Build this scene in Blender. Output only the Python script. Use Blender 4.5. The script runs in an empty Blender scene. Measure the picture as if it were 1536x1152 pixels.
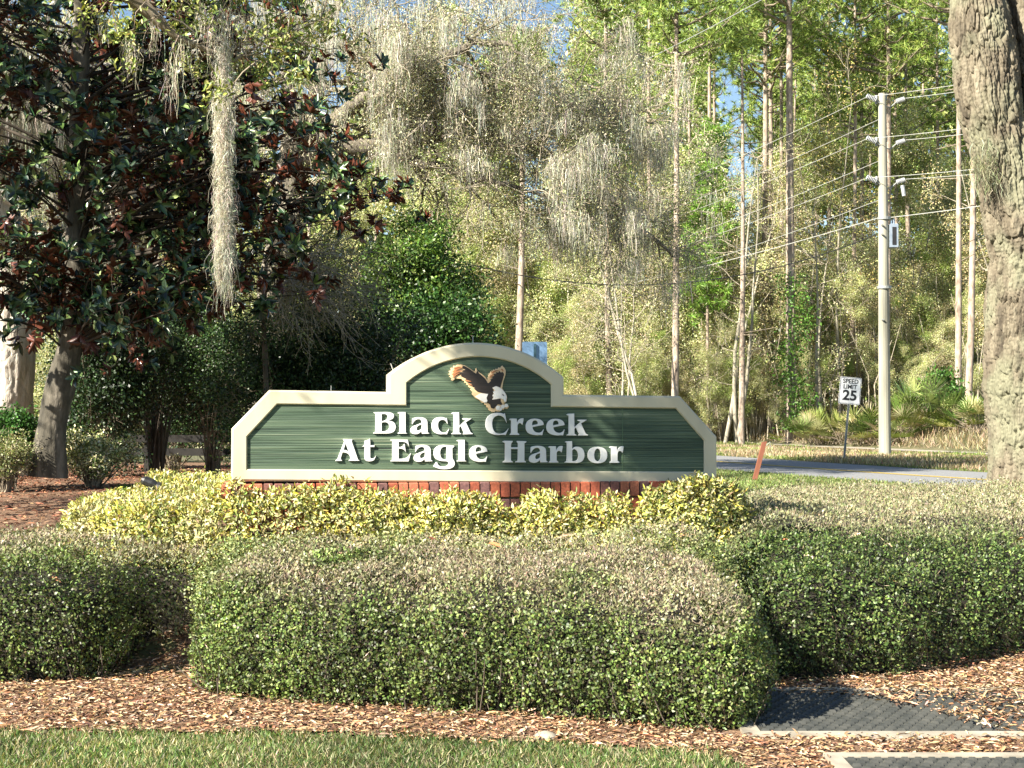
import bpy, math, random
import numpy as np
from mathutils import Vector
SC = bpy.context.scene
COL = SC.collection
R = math.radians
rng = np.random.default_rng(7)

# ------------------------------------------------------------------ camera, sky, sun, exposure
F, CX, HY, CAMZ = 2218.0, 768.0, 609.0, 1.6        # focal length in photo pixels, horizon row, eye height
cam = bpy.data.cameras.new('camera'); camo = bpy.data.objects.new('camera', cam); COL.objects.link(camo)
cam.sensor_width = 36; cam.lens = 36 * F / 1536
camo.location = (0, 0, CAMZ); camo.rotation_euler = (R(90) + math.atan((HY - 576) / F), 0, 0)
cam.clip_start = 0.1; cam.clip_end = 2000
SC.camera = camo
SUN = Vector((-.66, -.50, .56)).normalized()        # towards the sun
w = bpy.data.worlds.new("World"); SC.world = w; w.use_nodes = True
nt = w.node_tree; bg = nt.nodes['Background']; sk = nt.nodes.new('ShaderNodeTexSky')
sk.sky_type = 'NISHITA'; sk.sun_disc = False
sk.sun_elevation = math.asin(SUN.z); sk.sun_rotation = math.atan2(SUN.x, SUN.y)
sk.air_density = 1.0; sk.dust_density = 0.2; sk.ozone_density = 2.0
nt.links.new(sk.outputs[0], bg.inputs[0]); bg.inputs[1].default_value = 0.052
sl = bpy.data.lights.new('sun', 'SUN'); sl.energy = 5.0; sl.angle = R(.53); sl.color = (1, .93, .80)
so = bpy.data.objects.new('sun', sl); COL.objects.link(so); so.rotation_euler = (-SUN).to_track_quat('-Z', 'Y').to_euler()
SC.view_settings.view_transform = 'Standard'; SC.view_settings.look = 'None'
SC.view_settings.exposure = 1.75; SC.view_settings.gamma = 1
SC.cycles.max_bounces = 6; SC.cycles.transparent_max_bounces = 4; SC.cycles.diffuse_bounces = 2

# ------------------------------------------------------------------ helpers
def at(px, py, Y):                       # a point seen in the photo, at a chosen real distance
    return ((px - CX) / F * Y, Y, CAMZ + (HY - py) / F * Y)
def sst(t):
    t = np.clip(t, 0, 1); return t * t * (3 - 2 * t)
def hashn(ix, iy, iz, s):
    h = (ix * 374761393 + iy * 668265263 + iz * 2147483647 + s * 974634777) & 0xffffffff
    h = ((h ^ (h >> 13)) * 1274126177) & 0xffffffff
    return ((h ^ (h >> 16)) & 0xffff) / 65535.0
def noise(p, f=1.0, s=0):                # value noise, p (n,3) -> 0..1
    q = np.asarray(p, float) * f; i = np.floor(q).astype(np.int64); t = q - i; t = t * t * (3 - 2 * t); r = 0
    for a in (0, 1):
        for b in (0, 1):
            for c in (0, 1):
                wgt = (t[:, 0] if a else 1 - t[:, 0]) * (t[:, 1] if b else 1 - t[:, 1]) * (t[:, 2] if c else 1 - t[:, 2])
                r = r + wgt * hashn(i[:, 0] + a, i[:, 1] + b, i[:, 2] + c, s)
    return r
def nrm(a):
    return a / (np.linalg.norm(a, axis=-1, keepdims=True) + 1e-9)
def rdir(n, r=rng):
    return nrm(r.normal(size=(n, 3)))
def G(x, y):                             # ground height
    x = np.asarray(x, float); y = np.asarray(y, float)
    left = sst((-x - .5) / 3) * (.45 * sst((y - 11) / 8) - .12 * sst((y - 22) / 6) - .33 * sst((y - 32) / 15))
    m = .62 * sst(1.55 - np.sqrt(((x + .3) / 3.1) ** 2 + ((y - 10.6) / 1.25) ** 2))
    oak = .35 * sst(1.6 - np.sqrt(((x - 5.6) / 3.5) ** 2 + ((y - 13.5) / 3.6) ** 2))
    q = y + 2.46 * (x - 8.9) - 64
    bank = .6 * sst((q - 3) / 8) * sst((y - 40) / 8)
    return np.maximum(np.maximum(left, m), oak) + bank

def mk(name, V, Fc, mat, parent=None, col=None, smooth=False):
    """V (n,3); Fc an (m,k) array or a list of them or list of tuples -> one mesh object"""
    V = np.asarray(V, np.float32)
    if isinstance(Fc, np.ndarray): Fc = [Fc]
    me = bpy.data.meshes.new(name)
    if Fc and isinstance(Fc[0], np.ndarray):
        li = np.concatenate([f.reshape(-1) for f in Fc]).astype(np.int32)
        tot = np.concatenate([np.full(len(f), f.shape[1]) for f in Fc]).astype(np.int32)
        st = np.concatenate([[0], np.cumsum(tot)[:-1]]).astype(np.int32)
        me.vertices.add(len(V)); me.vertices.foreach_set('co', V.reshape(-1))
        me.loops.add(len(li)); me.loops.foreach_set('vertex_index', li)
        me.polygons.add(len(tot)); me.polygons.foreach_set('loop_start', st); me.polygons.foreach_set('loop_total', tot)
        me.update(calc_edges=True)
    else:
        me.from_pydata([tuple(map(float, v)) for v in V], [], [tuple(int(i) for i in f) for f in Fc])
    if smooth: me.polygons.foreach_set('use_smooth', np.ones(len(me.polygons), bool))
    if col is not None:
        a = me.color_attributes.new('Col', 'FLOAT_COLOR', 'POINT')
        c = np.ones((len(V), 4), np.float32); c[:, :3] = col
        a.data.foreach_set('color', c.reshape(-1))
    me.materials.append(mat)
    o = bpy.data.objects.new(name, me); COL.objects.link(o)
    if parent: o.parent = parent
    return o
def thing(name, label, cat, group=None, loc=(0, 0, 0)):
    o = bpy.data.objects.new(name, None); COL.objects.link(o); o.location = loc
    o['label'] = label; o['category'] = cat
    if group: o['group'] = group
    return o
def tag(o, label=None, cat=None, group=None, kind=None):
    if label: o['label'] = label
    if cat: o['category'] = cat
    if group: o['group'] = group
    if kind: o['kind'] = kind
    return o
class MB:
    def __init__(s): s.v = []; s.f = []
    def add(s, v, f):
        n = len(s.v); s.v += [tuple(p) for p in v]; s.f += [tuple(i + n for i in q) for q in f]
    def box(s, a, b):
        (x0, y0, z0), (x1, y1, z1) = a, b
        s.add([(x0,y0,z0),(x1,y0,z0),(x1,y1,z0),(x0,y1,z0),(x0,y0,z1),(x1,y0,z1),(x1,y1,z1),(x0,y1,z1)],
              [(0,3,2,1),(4,5,6,7),(0,1,5,4),(1,2,6,5),(2,3,7,6),(3,0,4,7)])
    def tube(s, pts, rad, k=8, caps=True):
        v, f = tube(pts, rad, k, caps); s.add(v, f)
    def bevbox(s, a, b, r):
        (x0, y0, z0), (x1, y1, z1) = a, b
        vs = []
        for z, e in ((z0, r), (z0 + r, 0), (z1 - r, 0), (z1, r)):
            vs += [(x0+e+r*(e==0)*0, y0+e, z), (x1-e, y0+e, z), (x1-e, y1-e, z), (x0+e, y1-e, z)]
        f = [(3,2,1,0), (12,13,14,15)]
        for q in range(3):
            for i in range(4):
                j = (i + 1) % 4; f.append((q*4+i, q*4+j, q*4+4+j, q*4+4+i))
        s.add(vs, f)
    def build(s, name, mat, parent=None, smooth=False): return mk(name, np.array(s.v), s.f, mat, parent, smooth=smooth)
def frames(P):
    P = np.asarray(P, float); T = np.gradient(P, axis=0); T = nrm(T)
    ref = np.array([0, 0, 1.]) if abs(T[0][2]) < .9 else np.array([1., 0, 0])
    A = nrm(np.cross(T, ref)); B = np.cross(T, A); return P, T, A, B
def tube(pts, rad, k=8, caps=True):
    P, T, A, B = frames(pts); rad = np.broadcast_to(rad, (len(P),))
    th = np.arange(k) * 2 * math.pi / k
    V = P[:, None] + rad[:, None, None] * (np.cos(th)[None, :, None] * A[:, None] + np.sin(th)[None, :, None] * B[:, None])
    V = V.reshape(-1, 3); f = []
    for i in range(len(P) - 1):
        for j in range(k):
            j2 = (j + 1) % k; f.append((i*k+j, i*k+j2, (i+1)*k+j2, (i+1)*k+j))
    if caps: f += [tuple(range(k))[::-1], tuple((len(P)-1)*k + j for j in range(k))]
    return V, f
def tubes(lines):
    """many polylines [(pts, radii, k)] -> V, quads"""
    Vs, Fs, n = [], [], 0
    for P, r, k in lines:
        P, T, A, B = frames(P); r = np.broadcast_to(r, (len(P),))
        th = np.arange(k) * 2 * math.pi / k
        V = (P[:, None] + r[:, None, None] * (np.cos(th)[None, :, None] * A[:, None] + np.sin(th)[None, :, None] * B[:, None])).reshape(-1, 3)
        i = np.arange(len(P) - 1)[:, None] * k; j = np.arange(k)[None]; j2 = (j + 1) % k
        f = np.stack([i + j, i + j2, i + k + j2, i + k + j], -1).reshape(-1, 4)
        Vs.append(V); Fs.append(f + n); n += len(V)
    return np.concatenate(Vs), np.concatenate(Fs)

# ------------------------------------------------------------------ materials
def mat_new(name):
    m = bpy.data.materials.new(name); m.use_nodes = True; t = m.node_tree
    return m, t, t.nodes['Principled BSDF']
def N(t, ty, **kw):
    n = t.nodes.new(ty)
    for k, v in kw.items():
        if k in n.inputs: n.inputs[k].default_value = v
        else: setattr(n, k, v)
    return n
def coords(t, scale=(1, 1, 1)):
    tc = N(t, 'ShaderNodeTexCoord'); mp = N(t, 'ShaderNodeMapping'); mp.inputs['Scale'].default_value = scale
    t.links.new(tc.outputs['Object'], mp.inputs[0]); return mp.outputs[0]
def ramp(t, src, stops):
    r = N(t, 'ShaderNodeValToRGB'); e = r.color_ramp.elements
    while len(e) < len(stops): e.new(.5)
    for q, (p, c) in zip(e, stops): q.position = p; q.color = (*c, 1)
    t.links.new(src, r.inputs[0]); return r.outputs[0]
def plain(name, stops, scale=8, rough=.8, bump=.3, bscale=None, stretch=(1,1,1), metal=0, dist=.01, detail=6):
    m, t, b = mat_new(name); c = coords(t, stretch)
    n = N(t, 'ShaderNodeTexNoise', Scale=scale, Detail=detail); t.links.new(c, n.inputs['Vector'])
    t.links.new(ramp(t, n.outputs[0], stops), b.inputs['Base Color'])
    b.inputs['Roughness'].default_value = rough; b.inputs['Metallic'].default_value = metal
    if bump:
        n2 = N(t, 'ShaderNodeTexNoise', Scale=bscale or scale * 4, Detail=8.0); t.links.new(c, n2.inputs['Vector'])
        bp = N(t, 'ShaderNodeBump', Strength=bump, Distance=dist); t.links.new(n2.outputs[0], bp.inputs['Height'])
        t.links.new(bp.outputs[0], b.inputs['Normal'])
    return m
def leafm(name, rough=.5, trans=.25, under=None, spec=.4, tint=(1.5, 1.45, .6)):
    m, t, b = mat_new(name); a = N(t, 'ShaderNodeAttribute', attribute_name='Col')
    src = a.outputs['Color']
    if under:
        g = N(t, 'ShaderNodeNewGeometry'); mx = N(t, 'ShaderNodeMix', data_type='RGBA')
        t.links.new(g.outputs['Backfacing'], mx.inputs[0]); t.links.new(src, mx.inputs[6]); mx.inputs[7].default_value = (*under, 1)
        src = mx.outputs[2]
    t.links.new(src, b.inputs['Base Color']); b.inputs['Roughness'].default_value = rough
    b.inputs['Specular IOR Level'].default_value = spec
    if trans:
        tr = N(t, 'ShaderNodeBsdfTranslucent'); ml = N(t, 'ShaderNodeMix', data_type='RGBA', blend_type='MULTIPLY')
        ml.inputs[0].default_value = 1; ml.inputs[7].default_value = (*tint, 1)
        t.links.new(src, ml.inputs[6]); t.links.new(ml.outputs[2], tr.inputs[0])
        ms = N(t, 'ShaderNodeMixShader'); ms.inputs[0].default_value = trans
        t.links.new(b.outputs[0], ms.inputs[1]); t.links.new(tr.outputs[0], ms.inputs[2])
        t.links.new(ms.outputs[0], t.nodes['Material Output'].inputs[0])
    return m
M_LEAF = leafm('leaf', .46, .13, spec=.4)
M_GLOSSY = leafm('glossy_leaf', .42, .12, spec=.4)
M_MAG = leafm('magnolia_leaf', .30, .0, under=(.12, .038, .022), spec=.6)
M_DRY = leafm('dry_stem', .8, .1, tint=(1.1, 1.05, .9))
M_MOSS = leafm('spanish_moss', .9, .25, tint=(1.1, 1.05, .9))
M_GRASS = leafm('grass_blade', .6, .3)
M_CHIP = leafm('bark_chip', .8, 0)
M_TWIG = plain('twig_bark', [(.3, (.10, .075, .05)), (.7, (.30, .25, .18))], 6, .9, .3)
M_TWIGL = plain('pale_twig', [(.3, (.26, .22, .16)), (.7, (.50, .44, .34))], 6, .9, .2)
M_DARKBARK = plain('dark_bark', [(.3, (.045, .035, .025)), (.7, (.15, .12, .09))], 5, .9, .6, stretch=(1, 1, .3), dist=.03)
M_CORE = plain('shrub_inside', [(.3, (.008, .007, .004)), (.7, (.03, .024, .014))], 20, 1, .8)  # near-black colour stands in for the shade inside shrubs

# leaf quads --------------------------------------------------------------
def leafset(P, D, Nn, L, W, col, kind='quad', curl=.0):
    n = len(P); D = nrm(D); S = nrm(np.cross(D, Nn)); U = np.cross(S, D)
    L = np.broadcast_to(L, (n,))[:, None]; W = np.broadcast_to(W, (n,))[:, None]
    if kind == 'quad':
        V = np.stack([P, P + D*L*.5 + S*W*.5 + U*L*curl, P + D*L, P + D*L*.5 - S*W*.5 + U*L*curl], 1); k = 4
        Fc = [np.arange(n*4).reshape(-1, 4)]
    elif kind == 'tri':
        V = np.stack([P + S*W*.5, P + D*L, P - S*W*.5], 1); k = 3; Fc = [np.arange(n*3).reshape(-1, 3)]
    else:                                # pointed oval with a folded midrib
        k = 6
        V = np.stack([P, P + D*L*.3 + S*W*.45 + U*W*.15, P + D*L*.68 + S*W*.42 + U*W*.15, P + D*L - U*L*curl,
                      P + D*L*.68 - S*W*.42 + U*W*.15, P + D*L*.3 - S*W*.45 + U*W*.15], 1)
        i = np.arange(n)[:, None] * 6
        Fc = [np.concatenate([i + np.array([[0,1,2,3]]), i + np.array([[0,3,4,5]])])]
    return V.reshape(-1, 3), Fc, np.repeat(np.broadcast_to(col, (n, 3)), k, 0)
def join(sets):
    V, Fq, Ft, C, n = [], [], [], [], 0
    for v, f, c in sets:
        for q in f: (Fq if q.shape[1] == 4 else Ft).append(q + n)
        V.append(v); C.append(c); n += len(v)
    Fs = ([np.concatenate(Fq)] if Fq else []) + ([np.concatenate(Ft)] if Ft else [])
    return np.concatenate(V), Fs, np.concatenate(C)
def palette(n, cols, jit=.25, r=rng):
    c = np.array(cols)[r.integers(0, len(cols), n)]
    return np.clip(c * (1 + jit * r.normal(size=(n, 1))).clip(.35, 2) * (1 + .08 * r.normal(size=(n, 3))), .004, .9)

# ------------------------------------------------------------------ ground and roads
def sheet(name, xs, ys, dz, mat, keep=None):
    X, Y = np.meshgrid(xs, ys); V = np.stack([X, Y, G(X, Y) + dz], -1).reshape(-1, 3)
    nx = len(xs); i, j = np.meshgrid(np.arange(nx - 1), np.arange(len(ys) - 1)); a = (j * nx + i).reshape(-1)
    Fq = np.stack([a, a + 1, a + nx + 1, a + nx], -1)
    if keep is not None:
        c = V[Fq].mean(1); Fq = Fq[keep(c[:, 0], c[:, 1])]
    return mk(name, V, Fq, mat, smooth=True)
def inpoly(poly, x, y):
    poly = np.asarray(poly); r = np.zeros(np.shape(x), bool); n = len(poly)
    for i in range(n):
        x0, y0 = poly[i]; x1, y1 = poly[(i + 1) % n]
        c = ((y0 > y) != (y1 > y)); r ^= c & (x < (x1 - x0) * (y - y0) / (y1 - y0 + 1e-12) + x0)
    return r
m_ground = plain('grassy_soil', [(.3, (.045, .05, .018)), (.5, (.10, .10, .04)), (.7, (.17, .14, .08))], 1.2, 1, .6)
xs = np.concatenate([np.linspace(-900, -42, 14), np.linspace(-40, 40, 161), np.linspace(42, 900, 14)])
ys = np.concatenate([np.linspace(-300, -2, 8), np.linspace(0, 90, 301), np.linspace(95, 1500, 14)])
tag(sheet('ground', xs, ys, 0, m_ground), kind='structure')
m_mulch = plain('mulch_soil', [(.3, (.06, .032, .018)), (.5, (.19, .105, .058)), (.7, (.34, .22, .13))], 30, 1, .8, dist=.02)
FRONT_LAWN = [(-7, 3.5), (-7, 7.33), (-3, 7.32), (-1, 7.24), (.2, 7.03), (.9, 6.85), (1.06, 6.5), (1.15, 3.5)]
tag(sheet('mulch_bed', np.linspace(-7, 9, 161), np.linspace(5.5, 9.8, 60), .012, m_mulch, lambda x, y: ~inpoly(FRONT_LAWN, x, y)), kind='structure')
LM = [(-16, 15.6), (-6, 15.3), (-4.9, 15.6), (-5.0, 18), (-5.6, 21), (-5.2, 22.8), (-3, 25), (-1, 26), (-1, 33), (-20, 33), (-20, 15.6)]
tag(sheet('shaded_mulch_bed', np.linspace(-20, 0, 100), np.linspace(15, 34, 100), .012, m_mulch, lambda x, y: inpoly(LM, x, y)), kind='structure')

def band(name, A, B, dz, mat):
    A = np.array(A, float); B = np.array(B, float); n = 80
    ta = np.linspace(0, 1, n); s = np.linspace(0, 1, len(A))
    def cr(P):
        out = []
        for t in ta:
            u = t * (len(P) - 1); i = min(int(u), len(P) - 2); f = u - i
            p0, p1, p2, p3 = P[max(i-1, 0)], P[i], P[i+1], P[min(i+2, len(P)-1)]
            out.append(.5 * ((2*p1) + (-p0+p2)*f + (2*p0-5*p1+4*p2-p3)*f*f + (-p0+3*p1-3*p2+p3)*f**3))
        return np.array(out)
    A = cr(A); B = cr(B); k = 6; V = []
    for j in range(k):
        P = A + (B - A) * j / (k - 1); V.append(np.c_[P, G(P[:, 0], P[:, 1]) + dz])
    V = np.concatenate(V); f = [(j*n+i, j*n+i+1, (j+1)*n+i+1, (j+1)*n+i) for j in range(k-1) for i in range(n-1)]
    return mk(name, V, f, mat, smooth=True)
m_road = plain('asphalt', [(.3, (.16, .165, .17)), (.7, (.26, .26, .26))], 25, .9, .3, dist=.01)
nearE = [(24, 9), (15, 18.5), (9.2, 27.8), (5.2, 36.8), (1.5, 47), (-4, 62), (-14, 86), (-30, 120)]
farE = [(30, 13), (19, 23.5), (11.6, 34.6), (6.6, 47), (3.8, 54), (-1, 67), (-10, 90), (-26, 124)]
tag(band('road', nearE, farE, .02, m_road), kind='structure')
m_yel = plain('yellow_road_paint', [(.3, (.55, .38, .06)), (.7, (.75, .55, .12))], 20, .8, .1)
nE, fE = np.array(nearE, float), np.array(farE, float)
for a in (.47, .51):
    o = band('centre_line', nE + (fE - nE) * a, nE + (fE - nE) * (a + .018), .028, m_yel); tag(o, kind='structure')
m_conc = plain('concrete', [(.3, (.20, .175, .135)), (.5, (.33, .295, .23)), (.7, (.42, .38, .30))], 5, .85, .3, 60, dist=.004)
sw = np.array([(26, 21), (19.6, 37), (15.6, 47.5), (12.1, 56), (8.9, 64), (4, 77), (-6, 100)], float)
tag(band('sidewalk', sw, sw + (1.0, .9), .03, m_conc), kind='structure')

# ------------------------------------------------------------------ entrance sign
YAW = R(8); SY = 9.7; SO = np.array(at(712, 722, SY)); SD = np.array((math.cos(YAW), math.sin(YAW), 0)); SN = np.array((math.sin(YAW), -math.cos(YAW), 0))
def S(px, py):                           # a photo point laid on the sign's face -> (u, v)
    ray = np.array(((px - CX) / F, 1, (HY - py) / F)); o = np.array((0, 0, CAMZ))
    t = ((SO - o) @ SN) / (ray @ SN); p = o + ray * t - SO
    return float(p @ SD), float(p[2])
sign = thing('entrance_sign', 'long green and cream sign with arched top and eagle on a brick base', 'sign', loc=tuple(SO))
sign.rotation_euler = (0, 0, YAW)
def prism(poly, y0, y1, bev=0):          # polygon in (u, v), extruded along local y; front face at y0 (towards camera)
    n = len(poly); V = [(u, y0, v) for u, v in poly] + [(u, y1, v) for u, v in poly]
    f = [tuple(range(n)), tuple(range(2*n-1, n-1, -1))] + [(i, i+n, (i+1) % n + n, (i+1) % n) for i in range(n)]
    return V, f
def arc(p0, pm, p1, n=18):               # circle through three points
    (ax, ay), (bx, by), (cx, cy) = p0, pm, p1
    d = 2 * (ax*(by-cy) + bx*(cy-ay) + cx*(ay-by))
    ux = ((ax*ax+ay*ay)*(by-cy) + (bx*bx+by*by)*(cy-ay) + (cx*cx+cy*cy)*(ay-by)) / d
    uy = ((ax*ax+ay*ay)*(cx-bx) + (bx*bx+by*by)*(ax-cx) + (cx*cx+cy*cy)*(bx-ax)) / d
    r = math.hypot(ax-ux, ay-uy); a0 = math.atan2(ay-uy, ax-ux); a1 = math.atan2(cy-uy, cx-ux)
    return [(ux + r*math.cos(a0+(a1-a0)*i/n), uy + r*math.sin(a0+(a1-a0)*i/n)) for i in range(n+1)]
outer = [S(347, 721), S(347.5, 643), S(404, 585), S(583, 588)] + arc(S(583, 561), S(713, 514), S(845, 566)) + [S(845, 592), S(1019, 594), S(1074, 655), S(1074, 726.5)]
inner = [S(371, 703.5), S(371, 655), S(416, 606.5), S(610, 608.5)] + arc(S(610, 574.5), S(713, 535.5), S(826, 577)) + [S(826, 610.5), S(1013, 613), S(1055, 661), S(1055, 707.5)]
assert len(outer) == len(inner)
m_cream = plain('cream_paint', [(.25, (.38, .34, .24)), (.38, (.52, .47, .33)), (.55, (.58, .53, .38)), (.75, (.54, .50, .36))], 2.2, .5, .08, 40, stretch=(1.6, 1, .5), dist=.003, detail=10)
def fram():
    n = len(outer); ch = .012; V = []; T = .30
    def inset(P, k):                     # shrink / grow a polygon a little
        P = np.array(P); c = []
        for i in range(n):
            e0 = P[i] - P[i-1]; e1 = P[(i+1) % n] - P[i]; e0 /= np.linalg.norm(e0); e1 /= np.linalg.norm(e1)
            n0 = np.array((e0[1], -e0[0])); n1 = np.array((e1[1], -e1[0])); m = n0 + n1; c.append(P[i] + m / max(.4, m @ n0) * k)
        return c
    rings = [(outer, T), (outer, ch - .02), (inset(outer, ch), -.02), (inset(inner, -ch * .6), -.02), (inner, -.012), (inner, .03)]
    for P, y in rings: V += [(u, y, v) for u, v in P]
    f = [(q*n+i, q*n+(i+1) % n, (q+1)*n+(i+1) % n, (q+1)*n+i) for q in range(5) for i in range(n)]
    f.append(tuple(range(n)))
    return mk('frame', V, f, m_cream, sign)
fram()
m, t, b = mat_new('grained_green_board'); c = coords(t, (.9, 1, 150)); n1 = N(t, 'ShaderNodeTexNoise', Scale=1.0, Detail=5.0, Distortion=.4)
t.links.new(c, n1.inputs['Vector'])
c2 = coords(t, (.5, 1, 20)); n2 = N(t, 'ShaderNodeTexNoise', Scale=1.0, Detail=3.0); t.links.new(c2, n2.inputs['Vector'])
mm = N(t, 'ShaderNodeMath', operation='MULTIPLY_ADD'); t.links.new(n1.outputs[0], mm.inputs[0]); mm.inputs[1].default_value = .7
mm2 = N(t, 'ShaderNodeMath', operation='MULTIPLY'); t.links.new(n2.outputs[0], mm2.inputs[0]); mm2.inputs[1].default_value = .3
t.links.new(mm2.outputs[0], mm.inputs[2])
t.links.new(ramp(t, mm.outputs[0], [(.34, (.004, .011, .007)), (.42, (.024, .052, .030)), (.50, (.058, .098, .058)), (.58, (.10, .148, .088)), (.66, (.25, .28, .19))]), b.inputs['Base Color'])
bp = N(t, 'ShaderNodeBump', Strength=1.0, Distance=.012); t.links.new(mm.outputs[0], bp.inputs['Height']); t.links.new(bp.outputs[0], b.inputs['Normal'])
b.inputs['Roughness'].default_value = .55
# the board itself is carved: thin horizontal ridges cut in the mesh
V, f = prism(inner, -.004, .03); mk('panel', V, f, m, sign)
for px, ty, by in ((933.5, 612, 706),):
    q = MB(); u0, v0 = S(px, ty + 1); u1, v1 = S(px, by - 1); q.box((u0 - .0012, -.0065, v1), (u0 + .0012, .0, v0)); q.build('panel_joint', plain('joint', [(.3, (.08, .14, .08)), (.7, (.12, .2, .1))], 9), sign)

def path(s, x0, y0, sc):
    out = []; cur = None; tk = s.split(); i = 0
    g = lambda a, b: (x0 + float(a) / sc, y0 + float(b) / sc)
    while i < len(tk):
        k = tk[i]
        if k == 'Q':
            c_ = g(tk[i+1], tk[i+2]); e = g(tk[i+3], tk[i+4]); i += 5
            for q in range(1, 8):
                a = q / 7; out.append(((1-a)**2*cur[0] + 2*a*(1-a)*c_[0] + a*a*e[0], (1-a)**2*cur[1] + 2*a*(1-a)*c_[1] + a*a*e[1]))
            cur = e
        elif k in 'ML': cur = g(tk[i+1], tk[i+2]); out.append(cur); i += 3
        else: cur = g(tk[i], tk[i+1]); out.append(cur); i += 2
    return out
def solid(name, loops, y0, y1, mat, parent, label=None, bev=.0015, thin=0.0):
    cu = bpy.data.curves.new(name, 'CURVE'); cu.dimensions = '2D'; cu.fill_mode = 'BOTH'
    cu.extrude = abs(y1 - y0) / 2 - bev; cu.bevel_depth = bev; cu.bevel_resolution = 1; cu.offset = -bev - thin
    for lp in loops:
        sp = cu.splines.new('POLY'); sp.points.add(len(lp) - 1); sp.use_cyclic_u = True
        for p, (u, v) in zip(sp.points, lp): p.co = (u, v, 0, 1)
    tmp = bpy.data.objects.new(name, cu); me = bpy.data.meshes.new_from_object(tmp)
    a = np.empty(len(me.vertices) * 3, np.float32); me.vertices.foreach_get('co', a); a = a.reshape(-1, 3)
    a = np.stack([a[:, 0], (y0 + y1) / 2 - a[:, 2], a[:, 1]], 1); me.vertices.foreach_set('co', a.reshape(-1)); me.update()
    bpy.data.objects.remove(tmp); bpy.data.curves.remove(cu)
    me.materials.clear(); me.materials.append(mat); o = bpy.data.objects.new(name, me); COL.objects.link(o); o.parent = parent
    if label: o['label'] = label
    return o
I1 = (550, 610, 9.035); I2 = (720, 610, 9.035); I3 = (495, 650, 11.815); I4 = (740, 650, 7.314)
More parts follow.
